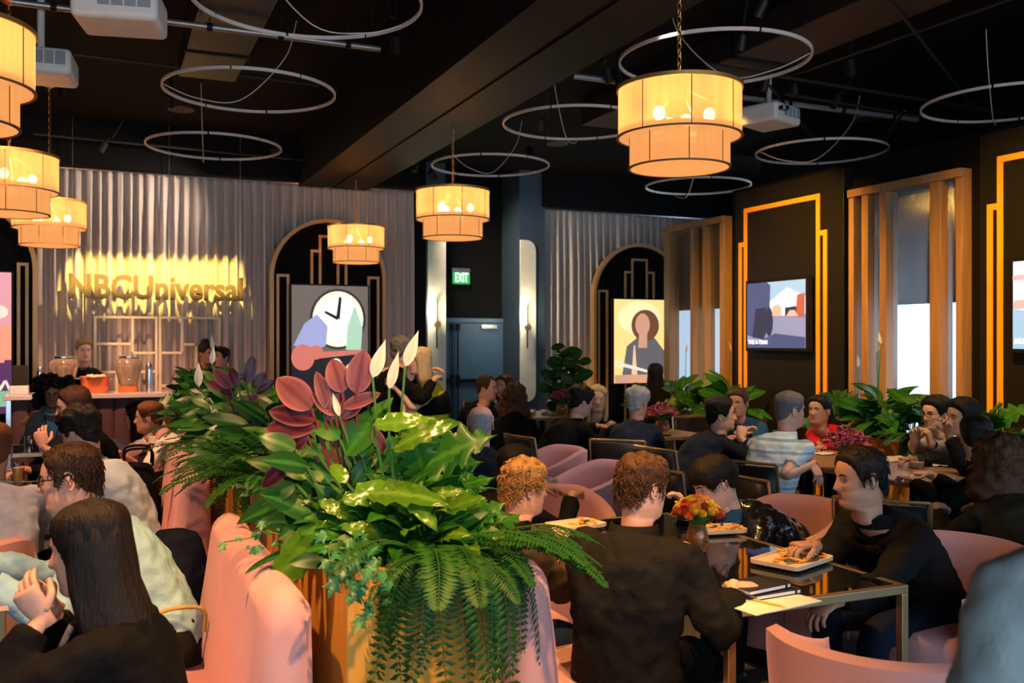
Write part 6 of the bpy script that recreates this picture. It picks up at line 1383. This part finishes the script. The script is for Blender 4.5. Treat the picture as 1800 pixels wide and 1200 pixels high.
p = onz(1352, 1062, TZ+.006); t = thing('pencil', 'yellow pencil lying at the edge of the loose paper', 'pencil', p, None, R(-70)); MB().tube([(-.06, 0, .004), (.05, 0, .004)], .004, 6).build('shaft', mat('pencil_yellow', (.7, .42, .04), .5), t, world=False); MB().tube([(.05, 0, .004), (.065, 0, .004)], [.004, .0008], 6).build('tip', M_pages, t, world=False)
M_juice = mat('orange_juice', (.85, .42, .05), .3); M_pale = mat('pale_drink', (.75, .62, .40), .2, trans=.4)
def tumbler(label, p, liq, h=.095, r_=.036, fill=.5):
    t = thing('drinking_glass', label, 'glass', p, 'drinking glasses on the tables'); MB().lathe([(.001, 0), (r_*.85, 0), (r_, h*.5), (r_*1.05, h), (r_*1.0, h), (r_*.94, h*.5), (r_*.78, .008), (.001, .008)], n=24).build('glass_body', M_glass, t, world=False); MB().lathe([(.001, .009), (r_*.76, .009), (r_*.9, h*fill), (.001, h*fill)], n=20).build('drink', liq, t, world=False)
tumbler('round tumbler of pale drink nearest the man in glasses', onz(1611, 823, TZ), M_pale, .10, .052, .45); tumbler('tumbler of pale drink beside the red flowers', onz(1535, 812, TZ), M_pale)
tumbler('glass of orange juice at the left edge', onz(32, 846, TZ), M_juice, .12, .036, .75); tumbler('tall clear glass at the left edge', onz(10, 790, TZ), M_glass, .14, .034, .3); tumbler('clear tumbler before the curly haired person', onz(50, 786, TZ), M_glass, .10)
tumbler('small amber glass on the table before the fig tree', onz(936, 730, TZ), M_juice, .09, .04, .5); tumbler('second small glass on the table before the fig tree', onz(957, 729, TZ), M_juice, .08, .04, .4)
M_napkin = mat('napkin', (.62, .55, .45), .8)
def napkin(label, p, s, seed):
    rg = random.Random(seed); rows = [[(s*(i/6-.5), s*(j/6-.5), .006+.022*abs(noise.noise((i*.7+seed, j*.7, seed)))) for i in range(7)] for j in range(7)]
    t = thing('napkin', label, 'napkin', p, 'crumpled napkins'); o = MB().grid(rows, False).build('cloth', M_napkin, t, world=False, smooth=180); so = o.modifiers.new('s', 'SOLIDIFY'); so.thickness = .003
napkin('crumpled napkin before the man in glasses', onz(1584, 806, TZ), .16, 2); napkin('crumpled napkin right of the round tumbler', onz(1645, 818, TZ), .15, 5); napkin('crumpled napkin beside the person in red', onz(1447, 798, TZ), .15, 7)
napkin('flat white napkin before the man in glasses', onz(1568, 809, TZ), .20, 9)
p = onz(1171, 762, TZ); 
t = thing('phone', 'black phone lying on the far wooden table', 'phone', onz(1165, 766, TZ+.0005)); MB().box(-.075, .075, -.036, .036, 0, .008).build('case', M_blackgloss, t, world=False, smooth=None, bevel=.003)
bouquet('low vase of small rust flowers at the left tables', onz(58, 770, TZ), 'rose', 18, .09, M_amberglass, .05, .10)
# coat and bags on the left banquettes
def coat(label, c, sx, sy, h, m, seed, name='coat', handle=None):
    t = thing(name, label, 'coat' if name == 'coat' else 'bag', c); rows = []
    for i in range(9):
        q = i/8; k = (1-.55*q**2.2); rows.append([(sx/2*k*math.copysign(abs(math.cos(a))**.7, math.cos(a))*(1+.18*noise.noise((a*2, q*3, seed))), sy/2*k*math.copysign(abs(math.sin(a))**.7, math.sin(a))*(1+.2*noise.noise((a*2, q*3, seed+3))), h*q*(1+.05*noise.noise((a, q, seed)))) for a in np.linspace(0, 2*math.pi, 28, endpoint=False)])
    o = MB().grid(rows).build('body', m, t, world=False, smooth=180); sb = o.modifiers.new('s', 'SUBSURF'); sb.levels = 1; sb.render_levels = 1
    if handle:
        for s in handle: MB().tube([(-.08, s, h*.95), (-.07, s*1.2, h+.08), (.07, s*1.2, h+.08), (.08, s, h*.95)], .008, 8, 5).build('handle', mat('tan_handle', (.42, .28, .07), .5) if name == 'tote_bag' else m, t, world=False)
coat('black coat heaped at the far end of the nearest pink banquette', (.30, 4.24, .0), .40, .30, .86, C_navy, 2)
coat('dark tote bag with tan handle on the nearest pink banquette', (.27, 3.60, .475), .14, .12, .12, C_black, 4, 'tote_bag', (.0,))
coat('black backpack with straps on the second pink banquette', (.22, 6.35, .475), .30, .26, .42, C_black, 6, 'backpack', (-.08, .08))
